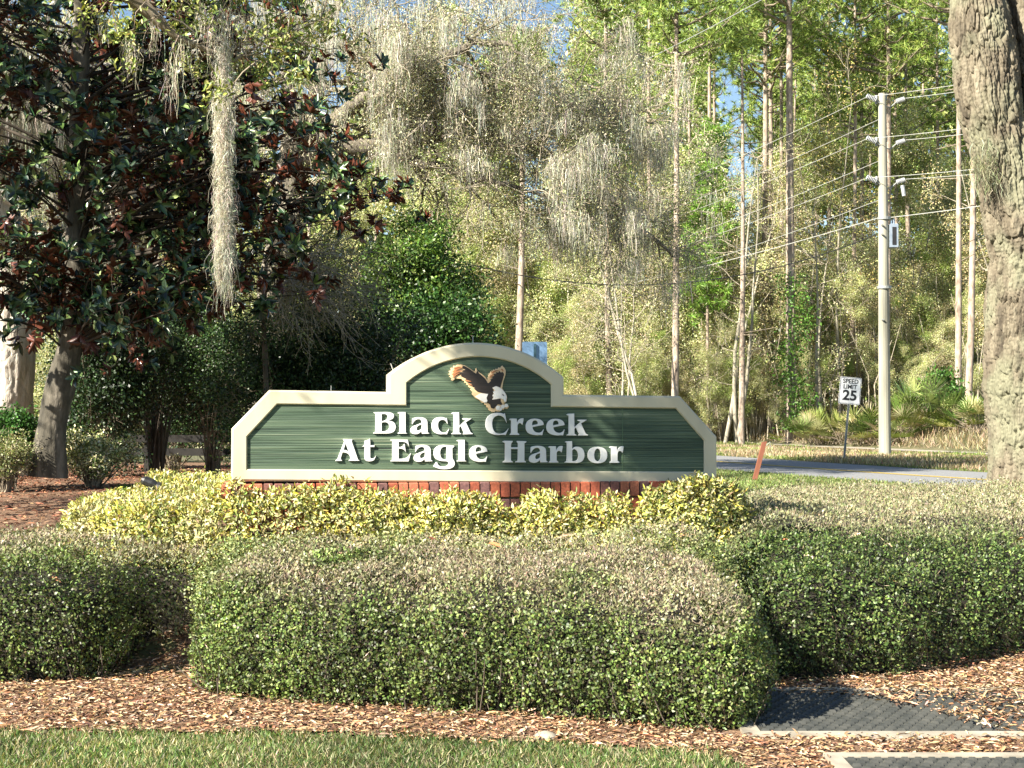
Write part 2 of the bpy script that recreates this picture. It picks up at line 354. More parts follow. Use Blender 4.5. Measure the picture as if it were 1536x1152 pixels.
GL = {
'B': (I1, ['M 88 72 L 250 68 Q 375 68 375 120 Q 375 172 312 186 Q 398 200 398 272 Q 398 368 270 370 L 83 367 L 85 352 L 112 338 L 112 98 L 90 86', 'M 208 106 Q 278 98 278 140 Q 278 178 208 192', 'M 208 220 Q 300 200 300 272 Q 300 330 208 330']),
'l': (I1, ['M 413 82 L 435 70 L 530 66 L 532 345 L 554 358 L 552 370 L 413 368 L 415 354 L 438 340 L 438 100 L 413 92']),
'a': (I1, ['M 612 158 Q 640 142 700 138 Q 826 134 827 215 L 830 342 L 852 355 L 848 370 L 742 372 L 735 345 Q 705 380 655 378 Q 586 376 586 322 Q 586 268 668 243 Q 705 232 737 216 Q 738 176 700 176 Q 650 178 622 245 L 606 240', 'M 737 250 L 737 298 Q 690 335 682 305 Q 678 262 737 250']),
'c': (I1, ['M 1086 146 L 1102 238 L 1088 240 Q 1068 182 1022 184 Q 970 188 970 248 Q 972 342 1052 348 Q 1092 342 1106 294 L 1120 298 L 1088 382 Q 1050 374 1010 380 Q 872 378 872 258 Q 874 138 1000 136 Q 1048 136 1062 150']),
'k': (I1, ['M 1141 88 L 1165 74 L 1253 70 L 1256 250 L 1328 188 L 1290 174 L 1290 156 L 1420 154 L 1422 166 L 1347 212 L 1408 342 L 1442 360 L 1438 377 L 1288 378 L 1308 352 L 1268 272 L 1257 286 L 1257 345 L 1284 362 L 1284 378 L 1142 376 L 1142 363 L 1168 346 L 1168 108 L 1141 98']),
'C': (I2, ['M 336 82 L 364 222 L 350 225 Q 325 128 252 124 Q 166 128 166 230 Q 168 362 270 362 Q 345 356 376 288 L 388 294 L 346 391 Q 300 382 250 390 Q 64 386 64 238 Q 66 82 232 78 Q 298 78 312 94']),
'r': (I2, ['M 388 166 L 410 155 L 496 156 L 500 200 Q 520 152 578 152 L 592 158 L 576 248 L 562 248 Q 550 226 530 228 Q 510 234 508 260 L 508 350 L 532 370 L 530 387 L 393 387 L 390 374 L 411 355 L 412 190 L 388 178']),
'e': (I2, ['M 864 250 L 712 280 Q 722 346 792 348 Q 838 342 850 300 L 864 305 L 842 392 Q 806 386 770 392 Q 608 388 608 276 Q 610 158 738 156 Q 862 160 864 250', 'M 706 246 Q 702 192 740 190 Q 776 194 774 232']),
'A': (I3, ['M 226 98 L 402 98 L 404 125 L 392 136 L 502 458 L 534 475 L 530 491 L 323 491 L 326 476 L 356 455 Q 352 352 245 344 L 228 344 L 202 428 Q 196 460 222 476 L 220 493 L 90 493 L 94 476 L 125 455 L 246 136 L 226 122', 'M 277 200 L 318 308 Q 282 284 250 286']),
't': (I3, ['M 603 125 Q 670 118 714 82 L 720 205 L 797 198 L 792 250 L 720 247 L 720 415 Q 722 442 755 440 Q 796 430 808 383 L 823 390 L 788 475 Q 745 503 690 502 Q 602 498 603 420 L 603 242 L 563 240 L 565 225 Q 602 215 603 180']),
'E': (I3, ['M 1063 108 L 1382 102 L 1408 234 L 1392 240 Q 1372 158 1270 154 L 1222 156 L 1222 234 Q 1290 240 1308 180 L 1326 180 L 1352 338 L 1338 338 Q 1312 274 1222 276 L 1222 442 L 1290 442 Q 1385 432 1420 343 L 1437 350 L 1396 504 L 1063 499 L 1066 482 L 1095 466 L 1095 140 L 1063 125']),
'g': (I1, ['M 1080 516 L 1190 520 L 1188 545 L 1164 566 L 1166 700 Q 1206 742 1194 792 Q 1170 852 1050 852 Q 960 852 893 808 L 932 750 L 958 742 Q 962 802 1030 806 Q 1102 804 1102 764 Q 1102 744 1058 744 Q 898 744 898 628 Q 904 516 1040 512', 'M 1072 546 L 1074 704 Q 1030 716 1010 680 Q 992 630 1004 588 Q 1018 544 1072 546']),
'H': (I2, ['M 298 466 L 325 456 L 442 458 L 444 478 Q 420 490 420 530 L 420 545 L 504 545 L 504 500 L 488 475 L 490 458 L 628 463 L 628 482 L 602 500 L 602 725 L 622 740 L 622 758 L 468 758 L 470 742 L 500 725 L 502 577 L 420 577 L 420 725 L 446 742 L 444 758 L 297 758 L 300 742 L 328 725 L 328 495 L 298 480']),
'b': (I4, ['M 776 92 L 792 84 L 862 80 L 864 162 Q 885 138 925 143 Q 1000 154 998 238 Q 996 328 900 328 L 772 323 L 776 311 L 795 300 L 797 106 L 776 99', 'M 864 188 Q 876 172 892 180 Q 922 198 922 245 Q 920 298 882 300 L 864 300']),
'o': (I4, ['M 1137 143 Q 1247 145 1248 237 Q 1246 332 1137 332 Q 1028 330 1025 237 Q 1028 145 1137 143', 'M 1138 170 Q 1168 176 1170 235 Q 1168 296 1138 302 Q 1106 296 1104 235 Q 1108 176 1138 170']),
}
TXT = [('B',0,0),('l',0,0),('a',0,0),('c',0,0),('k',0,0),('C',0,0),('r',0,0),('e',0,0),('e',31.1,.3),('k',172.4,1.9),
       ('A',0,0),('t',0,0),('E',0,0),('a',4.9,41.4),('g',0,0),('l',88.5,41.6),('e',-84.4,40),('H',0,0),('a',177.4,42.7),('r',58.6,41.4),('b',0,0),('o',0,0),('r',149.8,41.8)]
m_white = plain('white_paint', [(.3, (.66, .66, .64)), (.7, (.74, .74, .72))], 8, .45, .03, dist=.002)
for ch, dx, dy in TXT:
    (x0, y0, sc), loops = GL[ch]
    solid('letter', [[S(*p) for p in path(l, x0 + dx, y0 + dy, sc)] for l in loops], -.0195, -.0045, m_white, sign, thin=.0022)
m_tan = plain('tan_paint', [(.3, (.62, .42, .22)), (.7, (.75, .55, .32))], 14, .5, .1, dist=.002)
m_brn = plain('rust_brown_paint', [(.3, (.36, .13, .05)), (.7, (.50, .21, .09))], 14, .5, .1, dist=.002)
m_blk = plain('black_brown_paint', [(.3, (.010, .007, .006)), (.7, (.035, .024, .018))], 1, .5, .2, stretch=(5, 1, 160), dist=.002)
m_bwh = plain('off_white_paint', [(.3, (.78, .72, .62)), (.7, (.90, .88, .84))], 20, .5, .1, dist=.002)
I5 = (665, 540, 13.555)
def eg(s): return [S(*p) for p in path(s, *I5)]
eagle_base = eg('M 345 92 430 112 520 162 605 222 632 236 645 200 660 160 678 205 690 228 780 288 852 352 895 420 900 340 918 345 905 300 930 305 920 275 955 270 950 235 985 240 975 210 1010 222 1010 195 1050 205 1058 175 1095 185 1120 150 1150 165 1165 135 1190 112 1215 145 1240 165 1262 215 1256 310 1215 430 1190 575 1235 645 1278 710 1290 775 1275 850 1225 885 1300 905 1328 950 1290 995 1230 985 1225 1015 1180 1005 1140 1048 1085 1050 1060 1030 1040 1058 980 1058 915 1015 900 965 868 955 865 915 825 905 830 875 775 868 715 808 640 770 600 720 572 690 590 650 540 600 560 575 500 545 505 515 455 495 470 470 415 455 425 425 370 410 372 385 300 382 240 378 185 428 150 405 168 375 115 330 150 318 98 285 140 268 105 225 155 215 148 160 195 165 200 118 245 128 270 100')
eag = solid('eagle', [eagle_base], -.002, .0115, m_tan, sign); eag.location.y = -.016
solid('plumage', [eg('M 385 118 440 132 530 187 640 267 658 280 682 222 720 272 810 347 860 407 885 462 910 472 960 425 945 400 1000 370 975 345 1030 320 1010 290 1070 282 1060 250 1110 255 1130 225 1165 258 1190 240 1218 268 1225 300 1185 440 1150 562 1090 535 985 560 1022 640 985 720 1000 770 978 802 1155 790 1158 850 1190 892 1170 915 1100 900 1062 940 1020 992 962 972 940 900 882 870 890 830 870 770 905 690 760 665 680 642 612 582 640 570 585 545 592 520 525 500 580 490 480 455 530 430 430 420 460 385 350 330 365 285 230 330 340 262 420 245 350 215 440 200 375 160')], -.006, -.0021, m_blk, eag)
for s in ('M 175 240 Q 250 150 385 160 Q 290 180 215 260', 'M 165 290 Q 240 200 410 222 Q 290 230 190 320', 'M 195 165 Q 280 110 400 150 Q 290 140 215 190', 'M 180 345 Q 250 270 340 270 Q 250 300 200 365',
          'M 420 400 Q 470 400 575 440 Q 500 445 440 430', 'M 480 470 Q 540 480 590 520 Q 540 520 500 500', 'M 960 250 Q 1040 200 1150 205 Q 1050 225 985 280', 'M 1165 180 Q 1200 170 1215 230 L 1195 235 Q 1185 200 1165 200', 'M 930 330 Q 980 290 1040 275 Q 985 320 945 370'):
    solid('feather', [eg(s)], -.009, -.0061, m_brn, eag, bev=.0006)
solid('head', [eg('M 1062 530 1130 558 1190 602 1250 672 1278 742 1270 842 1235 862 1212 805 1160 782 985 808 1012 752 983 722 1022 690 1000 650 1042 620 988 565')], -.010, -.0061, m_bwh, eag)
solid('beak', [eg('M 1150 785 1212 808 1232 865 1195 880 1165 850')], -.011, -.0061, m_tan, eag)
solid('tail', [eg('M 638 740 760 678 905 692 870 770 892 832 868 862 820 866 700 792')], -.009, -.0061, m_bwh, eag)
for cx, cy, r in ((1105, 975, 48), (1200, 950, 40), (1272, 928, 38), (1150, 1000, 34)):
    solid('talon', [[S(665 + (cx + r*math.cos(a*.524))/13.555, 540 + (cy + r*math.sin(a*.524))/13.555) for a in range(12)]], -.009, -.0061, m_bwh, eag)
# eye
solid('eye', [eg('M 1185 690 1225 715 1215 730 1190 712')], -.0125, -.0101, m_blk, eag, bev=.0004)
# brick base
m_brick, t, b = mat_new('red_brick'); a = N(t, 'ShaderNodeAttribute', attribute_name='Col'); c = coords(t); nn = N(t, 'ShaderNodeTexNoise', Scale=60.0, Detail=6.0); t.links.new(c, nn.inputs['Vector'])
ml = N(t, 'ShaderNodeMix', data_type='RGBA', blend_type='MULTIPLY'); ml.inputs[0].default_value = 1; t.links.new(a.outputs['Color'], ml.inputs[6]); t.links.new(ramp(t, nn.outputs[0], [(.3, (.6, .6, .6)), (.7, (1.25, 1.2, 1.15))]), ml.inputs[7]); t.links.new(ml.outputs[2], b.inputs['Base Color'])
bp = N(t, 'ShaderNodeBump', Strength=.5, Distance=.004); t.links.new(nn.outputs[0], bp.inputs['Height']); t.links.new(bp.outputs[0], b.inputs['Normal']); b.inputs['Roughness'].default_value = .9
m_mort = plain('mortar', [(.3, (.10, .085, .07)), (.7, (.22, .19, .16))], 40, 1, .5)
u0 = S(333, 722)[0]; u1 = S(1085, 726)[0]; top = S(712, 723)[1]
q = MB(); q.box((u0 + .02, -.035, -.45 + top), (u1 - .02, .45, top - .012)); q.build('mortar_core', m_mort, sign)
BV, BF, BC = [], [], []; pitch = .0665; rr = random.Random(3)
brick_cols = [(.36, .10, .05), (.42, .13, .07), (.33, .085, .045), (.20, .085, .07), (.46, .16, .09), (.16, .08, .075)]
for row, (zt, zb, yo) in enumerate(((top, top - .098, -.055), (top - .108, top - .30, -.045), (top - .31, top - .45, -.045))):
    k = int((u1 - u0) / pitch)
    for i in range(k):
        x0 = u0 + i * pitch; x1 = x0 + pitch - .009; mb = MB(); j = rr.uniform(-.003, .003)
        mb.bevbox((x0, yo + j, zb), (x1, .46, zt + j * .5), .004); n = len(BV)
        BV += mb.v; BF += [tuple(a_ + n for a_ in f_) for f_ in mb.f]; cc = np.array(rr.choice(brick_cols)) * rr.uniform(.8, 1.2); BC += [cc] * len(mb.v)
mk('brick_base', BV, BF, m_brick, sign, col=np.array(BC))
m_steel = plain('thin_wire', [(.3, (.35, .35, .33)), (.7, (.5, .5, .48))], 9, .5, 0)
for px, py, h in ((497, 586, .035), (712, 514, .05), (592, 556, .05)):
    u, v = S(px, py); q = MB(); q.tube([(u, .1, v - .01), (u - (.02 if px == 592 else 0), .1, v + h)], .003, 6); q.build('spike', m_steel, sign)

# ------------------------------------------------------------------ hedges and low shrubs
def chaikin(P, k=2):
    P = np.array(P, float)
    for _ in range(k):
        Q = np.roll(P, -1, 0); P = np.stack([.75*P + .25*Q, .25*P + .75*Q], 1).reshape(-1, 2)
    return P
def sdist(P, x, y):
    d = np.full(x.shape, 1e9); n = len(P)
    for i in range(n):
        a = P[i]; b_ = P[(i+1) % n]; e = b_ - a; t_ = np.clip(((x-a[0])*e[0] + (y-a[1])*e[1]) / (e @ e), 0, 1)
        d = np.minimum(d, np.hypot(x - a[0] - t_*e[0], y - a[1] - t_*e[1]))
    return np.where(inpoly(P, x, y), d, -d)
def hedge_surface(poly, topfn, r, sp=.035, lump=.03, p=2.6, off=0.0, s=0, lf=3.0):
    P = chaikin(poly); lo = P.min(0) - .1; hi = P.max(0) + .1
    X, Y = np.meshgrid(np.arange(lo[0], hi[0], sp), np.arange(lo[1], hi[1], sp))
    pts = np.stack([X.ravel(), Y.ravel(), np.zeros(X.size)], 1)
    D = sdist(P, X, Y) + (noise(pts, lf, s).reshape(X.shape) - .5) * lump * 2 - off
    base = G(X, Y); q = 1 - np.clip(D / r, 0, 1)
    H = (topfn(X, Y) - base + (noise(pts, lf * 1.3, s + 5).reshape(X.shape) - .5) * lump * 2) * (1 - q ** p) ** (1 / p) - off
    Z = base + np.where(D > 0, np.maximum(H, .0), 0)
    V = np.stack([X, Y, Z], -1).reshape(-1, 3); nx = X.shape[1]
    i, j = np.meshgrid(np.arange(nx - 1), np.arange(X.shape[0] - 1)); a = (j*nx + i).ravel()
    Fq = np.stack([a, a+1, a+nx+1, a+nx], -1); Fq = Fq[(D.ravel()[Fq] > 0).any(1)]
    return V, Fq
def sample(V, Fq, n, r=rng):
    T = np.concatenate([Fq[:, [0, 1, 2]], Fq[:, [0, 2, 3]]]); A, B, C = V[T[:, 0]], V[T[:, 1]], V[T[:, 2]]
    c = np.cross(B - A, C - A); ar = np.linalg.norm(c, axis=1); k = r.choice(len(T), n, p=ar / ar.sum())
    u, v = r.random(n), r.random(n); fl = u + v > 1; u[fl] = 1 - u[fl]; v[fl] = 1 - v[fl]
    return A[k] + (B - A)[k]*u[:, None] + (C - A)[k]*v[:, None], c[k] / ar[k][:, None]
def hedge(name, label, cat, poly, topfn, r, nleaf, cols, L=.019, W=.012, tan=None, ntan=0, tancols=None, lump=.03, kind='quad', mat=None, depth=.06, under=.12, s=0, group=None, out=.01, stick=(.02, .055), p=2.6, lf=3.0, tuft=0):
    th = thing(name, label, cat, group)
    V, Fq = hedge_surface(poly, topfn, r, lump=lump, s=s, p=p, lf=lf)
    P, Nn = sample(V, Fq, int(nleaf * 1.55))
    def tuck(P, Nn):
        h = P[:, 2] - G(P[:, 0], P[:, 1]); k = np.clip(1 - h / .22, 0, 1) * under; hn = Nn.copy(); hn[:, 2] = 0
        P = P - nrm(hn) * k[:, None] * (np.linalg.norm(hn, axis=1) > .3)[:, None]; return P, h
    P, h = tuck(P, Nn)
    cl = noise(P, 16, s + 3); dep = (rng.random(len(P)) ** 1.2) * depth * 1.4 + (cl - .5) * .08
    P = P - Nn * dep[:, None] + Nn * out
    t_ = np.zeros(len(P)) if tan is None else tan(P, Nn, h)
    keep = rng.random(len(P)) > np.clip(t_ * .75, 0, .85)
    keep &= rng.random(len(P)) < .12 + np.clip(h / .12, 0, 1)
    P, Nn, t_ = P[keep], Nn[keep], t_[keep]; n = len(P)
    D = nrm(rdir(n) + Nn * .5 + np.array((0, 0, .35))); LN = nrm(Nn * 1.1 + rdir(n) * .8 + np.array((0, -.1, .25)))
    patch = ((.8 if kind == 'oval' else .5) + (.4 if kind == 'oval' else 1.0) * noise(P, 5, s + 9))[:, None] * (.8 + .4 * noise(P, 1.5, s + 19))[:, None]
    c_ = palette(n, cols) * patch
    if tancols: c_ = c_ * (1 - .6 * t_[:, None]) + palette(n, tancols) * .6 * t_[:, None]
    sh = noise(P, 9, s + 23) > .66; P = P + Nn * (sh * rng.random(n) * .045)[:, None]
    sets = [leafset(P, D, LN, rng.uniform(.55, 1.35, n) * L, rng.uniform(.7, 1.25, n) * W, c_, kind, .1)]
    foliage = mk('foliage', *join(sets)[:2], mat or M_LEAF, th, col=join(sets)[2])
    if ntan:
        P, Nn = sample(V, Fq, ntan); P, h = tuck(P, Nn); t_ = tan(P, Nn, h); k = rng.random(ntan) < t_ + .06; P, Nn = P[k], Nn[k]; n = len(P)
        P = P - Nn * (rng.random(n) * .03)[:, None]
        D = nrm(Nn * .6 + rdir(n) * .75 + np.array((0, 0, .3)))
        v, f, c_ = join([leafset(P - D * .015, D, rdir(n), rng.uniform(*stick, n), rng.uniform(.002, .0042, n), palette(n, tancols, .3), 'quad')])
        mk('dry_stems', v, f, M_DRY, th, col=c_)
    if h.size and nleaf > 15000:
        sP, sN = sample(V, Fq, 800); kk = (sN[:, 2] < .5); sP, sN = sP[kk], sN[kk]; sN[:, 2] = 0; sN = nrm(sN); sP = sP - sN * rng.uniform(.08, .22, (len(sP), 1)); gz = G(sP[:, 0], sP[:, 1]); sP[:, 2] = gz - .01
        tq = sP + sN * rng.uniform(-.02, .14, (len(sP), 1)) + rng.normal(size=sP.shape) * .05; tq[:, 2] = gz + rng.uniform(.15, .36, len(sP)); mq = (sP + tq) / 2 + rng.normal(size=sP.shape) * .02
        v, f = tubes([(np.array([a_, b_, c_]), np.array([.005, .004, .0025]), 3) for a_, b_, c_ in zip(sP, mq, tq)]); mk('stems', v, f, M_DARKBARK, th)
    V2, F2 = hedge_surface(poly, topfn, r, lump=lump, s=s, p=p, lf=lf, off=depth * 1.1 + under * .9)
    if len(F2): mk('branches', V2, F2, M_CORE, th, smooth=True)  # solid dark core shell, painted as interior shade, not separate branches
    return th
GREEN = [(.075, .115, .025), (.12, .175, .04), (.20, .26, .075), (.035, .055, .014), (.15, .19, .065), (.07, .06, .028)]
TAN = [(.40, .32, .23), (.29, .22, .16), (.50, .42, .31), (.21, .16, .115), (.33, .30, .18)]
def tan_front(P, Nn, h):
    k = noise(P * (1, 1.4, 1), 2.2, 11)
    return np.clip((Nn[:, 2] - .45) * 1.8, 0, 1) * np.clip((k - .38) * 4 + np.clip((P[:, 1] - 7.7), -.6, .9) * .9 + np.clip(P[:, 0], -.5, 1.2) * .35, 0, 1)
hedge('trimmed_hedge', 'rounded green jasmine hedge in the centre front, between the mulch strip and the sign', 'hedge',
      [(-1.86, 8.45), (-1.68, 7.98), (-.8, 7.74), (0, 7.5), (.8, 7.24), (1.22, 7.16), (1.36, 7.5), (1.34, 8.3), (1.2, 8.95), (0, 9.08), (-1.3, 9.05), (-1.82, 8.95)],
      lambda x, y: .60 + .115 * (y - 7.3), .38, 85000, GREEN, tan=tan_front, ntan=42000, tancols=TAN, s=1, lump=.045, p=2.3, L=.021, W=.0135)
def tan_mid(P, Nn, h):
    return np.clip((Nn[:, 2] - .5) * 2, 0, 1) * np.clip(.55 + (noise(P, 3, 4) - .5) * 2.2, 0, 1)
hedge('trimmed_hedge', 'low olive strip of hedge just in front of the yellow shrubs below the lettering', 'hedge',
      [(-1.95, 8.85), (0, 8.6), (1.2, 8.45), (1.5, 8.8), (1.0, 9.38), (0, 9.36), (-1.9, 9.3)], lambda x, y: .79 + .06 * (y - 8.8) + .11 * sst((x - .55) / .5) * sst((y - 8.7) / .4), .28, 42000,
      [(.18, .22, .08), (.25, .30, .11), (.12, .15, .05)], tan=tan_mid, ntan=9000, tancols=TAN, s=2, lump=.02)
def tan_right(P, Nn, h):
    k = noise(P * (1, .8, 1), 1.6, 21)
    return np.clip((Nn[:, 2] - .4) * 2, 0, 1) * np.clip((P[:, 1] - 9.2 - .18 * (P[:, 0] - 1.5)) * 2.2 + (k - .5) * 2.0, 0, 1)
hedge('trimmed_hedge', 'wide dark green hedge on the right, dried tan top reaching the big oak', 'hedge',
      [(1.28, 8.75), (1.45, 8.42), (2.2, 8.6), (3.2, 9.2), (4.5, 9.6), (7.5, 10.4), (8.2, 13), (5.9, 14.2), (4.4, 13.9), (3.4, 13.5), (2.2, 13.4), (1.8, 12.4), (1.62, 10.6), (1.60, 9.9), (1.2, 9.5)],
      lambda x, y: .66 + .19 * sst((y - 8.7 - .2 * (x - 1.3)) / 1.1) + .012 * (y - 9.6) + .07 * sst((2.2 - x) / .8) * sst((y - 8.9) / .4), .34, 190000, [(.048, .08, .02), (.08, .12, .03), (.14, .185, .055), (.03, .048, .014)],
      tan=tan_right, ntan=110000, tancols=[(.40, .34, .23), (.29, .235, .155), (.48, .43, .30), (.23, .22, .11), (.31, .33, .15)], s=3, lump=.05, L=.0215, W=.0135)
def tan_left(P, Nn, h):
    a = np.clip((Nn[:, 2] - .45) * 2, 0, 1) * np.clip((P[:, 1] - 9.0) * 1.6 + (noise(P, 3, 31) - .4) * 1.5, 0, 1)
    g = np.clip((P[:, 0] + 2.32) * 5, 0, 1) * np.clip(1 - h / .45, 0, 1) * .9
    return np.maximum(a, g)
hedge('trimmed_hedge', 'green hedge at the left edge with thin bare corner beside the centre hedge', 'hedge',
      [(-6.5, 8.2), (-4, 8.3), (-2.6, 8.38), (-2.34, 8.55), (-2.26, 8.95), (-2.15, 9.15), (-1.7, 9.15), (-1.62, 9.6), (-2.1, 9.95), (-4, 10.1), (-6.5, 10.2)],
      lambda x, y: .66 + .06 * (y - 8.3), .25, 80000, GREEN, tan=tan_left, ntan=40000, tancols=TAN, s=4, lump=.045, L=.0215, W=.0135)
YEL = [(.52, .46, .08), (.60, .55, .17), (.44, .43, .11), (.56, .54, .29), (.18, .22, .06), (.34, .38, .11), (.60, .57, .30), (.28, .24, .12)]
yk = dict(L=.036, W=.014, lump=.045, kind='oval', depth=.10, under=.03, out=.02, p=2.0, lf=4.5)
dry = lambda a: (lambda P, Nn, h: np.clip((noise(P, 3.5, 41) - a) * 4, 0, 1))
YG = 'yellow leaved shrubs around the sign base'
DR = dict(ntan=5000, tancols=[(.42, .38, .22), (.32, .28, .18), (.5, .47, .3)], stick=(.02, .05))
for lab, poly, topz, n, a in (
    ('golden shrub mass left of the sign, surrounding the black spotlight', [(-3.16, 9.95), (-2.6, 9.55), (-1.75, 9.42), (-1.62, 9.7), (-1.72, 10.2), (-1.8, 11.0), (-3.05, 11.1)], lambda x, y: .93 + .07 * (y - 9.6) - .09 * np.clip(-x - 2.4, 0, 1), 26000, .62),
    ('yellow green shrub mass behind the black spotlight, farthest back beside the sign', [(-3.0, 11.0), (-1.8, 10.9), (-1.75, 12.2), (-2.85, 12.3)], lambda x, y: 1.03 + 0 * x, 11000, .55),
    ('golden shrub at the left end of the brick base, under the word At', [(-2.1, 9.4), (-1.7, 9.3), (-.8, 9.3), (-.72, 9.45), (-.8, 9.6), (-1.75, 9.58), (-2.1, 9.7)], lambda x, y: 1.06 + 0 * x, 9000, .8),
    ('golden shrub below the word Eagle, hugging the brick base', [(-.98, 9.3), (-.02, 9.34), (.02, 9.5), (-.05, 9.62), (-.98, 9.6)], lambda x, y: 1.04 - .03 * (x + .5), 8500, .8),
    ('low ragged golden shrub leaving the bricks bare below the word Harbor', [(-.16, 9.36), (.74, 9.40), (.84, 9.56), (.74, 9.68), (-.16, 9.62)], lambda x, y: 1.0 + .03 * np.sin(x * 9), 6500, .8),
    ('tall golden shrub covering the lower right corner of the sign', [(.80, 9.42), (1.3, 9.45), (1.58, 9.65), (1.62, 9.95), (1.2, 9.85), (.76, 9.62)], lambda x, y: 1.085 + .03 * np.clip(x - .9, 0, .5), 9500, .8)):
    hedge('golden_shrub', lab, 'shrub', poly, topz, .13, int(n * 1.25), YEL, tan=dry(a), s=len(lab) % 7 + 3, group=YG, **yk, **DR)

# ------------------------------------------------------------------ ground cover: chips, grass, litter
def scatter_poly(fn, x0, x1, y0, y1, n):
    x = rng.uniform(x0, x1, n); y = rng.uniform(y0, y1, n); k = fn(x, y); return x[k], y[k]
def chips(name, x, y, L0, L1, cols, label=None):
    n = len(x); P = np.stack([x, y, G(x, y) + .014 + rng.random(n) * .02], 1); a = rng.uniform(0, 2*math.pi, n)
    D = np.stack([np.cos(a), np.sin(a), rng.normal(0, .18, n)], 1); Nn = nrm(np.stack([rng.normal(0, .35, n), rng.normal(0, .35, n), np.ones(n)], 1))
    v, f, c = leafset(P, D, Nn, L0 * .5 + (L1 - L0 * .5) * rng.random(n) ** 1.8, rng.uniform(.18, .6, n) * L0 * 1.3, palette(n, cols, .3), 'oval', .05)
    return tag(mk(name, v, f, M_CHIP, col=c), label, kind='stuff')
MCH = [(.34, .20, .10), (.43, .28, .155), (.24, .13, .065), (.50, .38, .24), (.14, .08, .05), (.46, .25, .13), (.50, .37, .25)]
okc = lambda x, y: ~inpoly(FRONT_LAWN, x, y + .05 - .03 * np.sin(x * 14) + .05 * rng.random(np.shape(x))) & ~inpoly([(1.0, 7.12), (2.36, 7.12), (2.30, 7.3), (2.0, 8.05), (1.0, 8.2)], x, y) & ~inpoly([(1.42, 5), (5, 5), (5, 6.75), (1.42, 6.75)], x, y)
x, y = scatter_poly(okc, -4.5, 4.6, 6.3, 9.6, 84000)
chips('mulch', x, y, .024, .07, MCH)
x, y = scatter_poly(lambda x, y: inpoly(LM, x, y), -14, -1, 15.4, 31, 26000)
chips('mulch', x, y, .05, .13, [(.30, .13, .07), (.40, .22, .13), (.22, .09, .05), (.14, .06, .035)])
def grass(name, x, y, h0, h1, w, cols, lean=.5):
    n = len(x); P = np.stack([x, y, G(x, y)], 1); D = nrm(np.stack([rng.normal(0, lean, n), rng.normal(0, lean, n), np.ones(n)], 1))
    pt = (.7 + .6 * noise(P, 1.6, 51))[:, None]
    v, f, c = leafset(P, D, rdir(n), rng.uniform(h0, h1, n), w, palette(n, cols, .25) * pt, 'quad', .03)
    return tag(mk(name, v, f, M_GRASS, col=c), kind='stuff')
x, y = scatter_poly(lambda x, y: inpoly(FRONT_LAWN, x, y + .09 * (rng.random(len(x)) ** 2) - .05 * np.sin(x * 9)), -3.6, 1.3, 5.8, 7.6, 60000)
grass('lawn_grass', x, y, .025, .06, .0055, [(.085, .15, .035), (.13, .20, .055), (.055, .10, .025), (.24, .23, .11), (.38, .34, .21)], .8)
# lawns behind the sign
def onroad(x, y):
    q = np.concatenate([np.array(nearE), np.array(farE)[::-1]]); return inpoly(q, x, y)
x, y = scatter_poly(lambda x, y: ~inpoly(LM, x, y) & (y < 26), -9, -.5, 11, 26, 50000)
grass('lawn_grass', x, y, .04, .08, .012, [(.06, .12, .025), (.09, .16, .035), (.16, .22, .06)])
x, y = scatter_poly(lambda x, y: ~onroad(x, y) & (y > 14 + np.maximum(0, 3 - x)), 1.5, 14, 14, 40, 90000)
grass('lawn_grass', x, y, .04, .09, .02, [(.14, .20, .05), (.20, .26, .08), (.26, .27, .12), (.11, .16, .04)])
swp = np.concatenate([sw, (sw + (1.0, .9))[::-1]])
qq = lambda x, y: y + 2.46 * (x - 8.9) - 64
x, y = scatter_poly(lambda x, y: ~onroad(x, y) & ~inpoly(swp, x, y) & (qq(x, y) < 0) & (y + 2.3 * (x - 9) > 41), 3, 20, 30, 72, 90000)
dr = noise(np.stack([x, y, 0 * x], 1), .5, 71) > .45
grass('verge_grass', x[~dr], y[~dr], .06, .16, .03, [(.16, .22, .05), (.22, .28, .08), (.30, .30, .12)])
nearw = qq(x, y) > -7; tall = dr & ~nearw; grass('dry_grass', x[dr & nearw], y[dr & nearw], .03, .08, .03, [(.36, .28, .18), (.27, .20, .12), (.22, .20, .09)])
dr = tall
grass('dry_grass', x[dr], y[dr], .08, .2, .03, [(.40, .31, .20), (.30, .22, .14), (.48, .40, .27), (.22, .20, .09)])
x, y = scatter_poly(lambda x, y: ~inpoly(swp, x, y) & (qq(x, y) > 4.2) & (qq(x, y) < 24), 1, 26, 44, 84, 90000)
grass('dry_grass', x, y, .12, .45, .03, [(.40, .32, .21), (.28, .21, .13), (.46, .39, .27), (.22, .19, .10)])
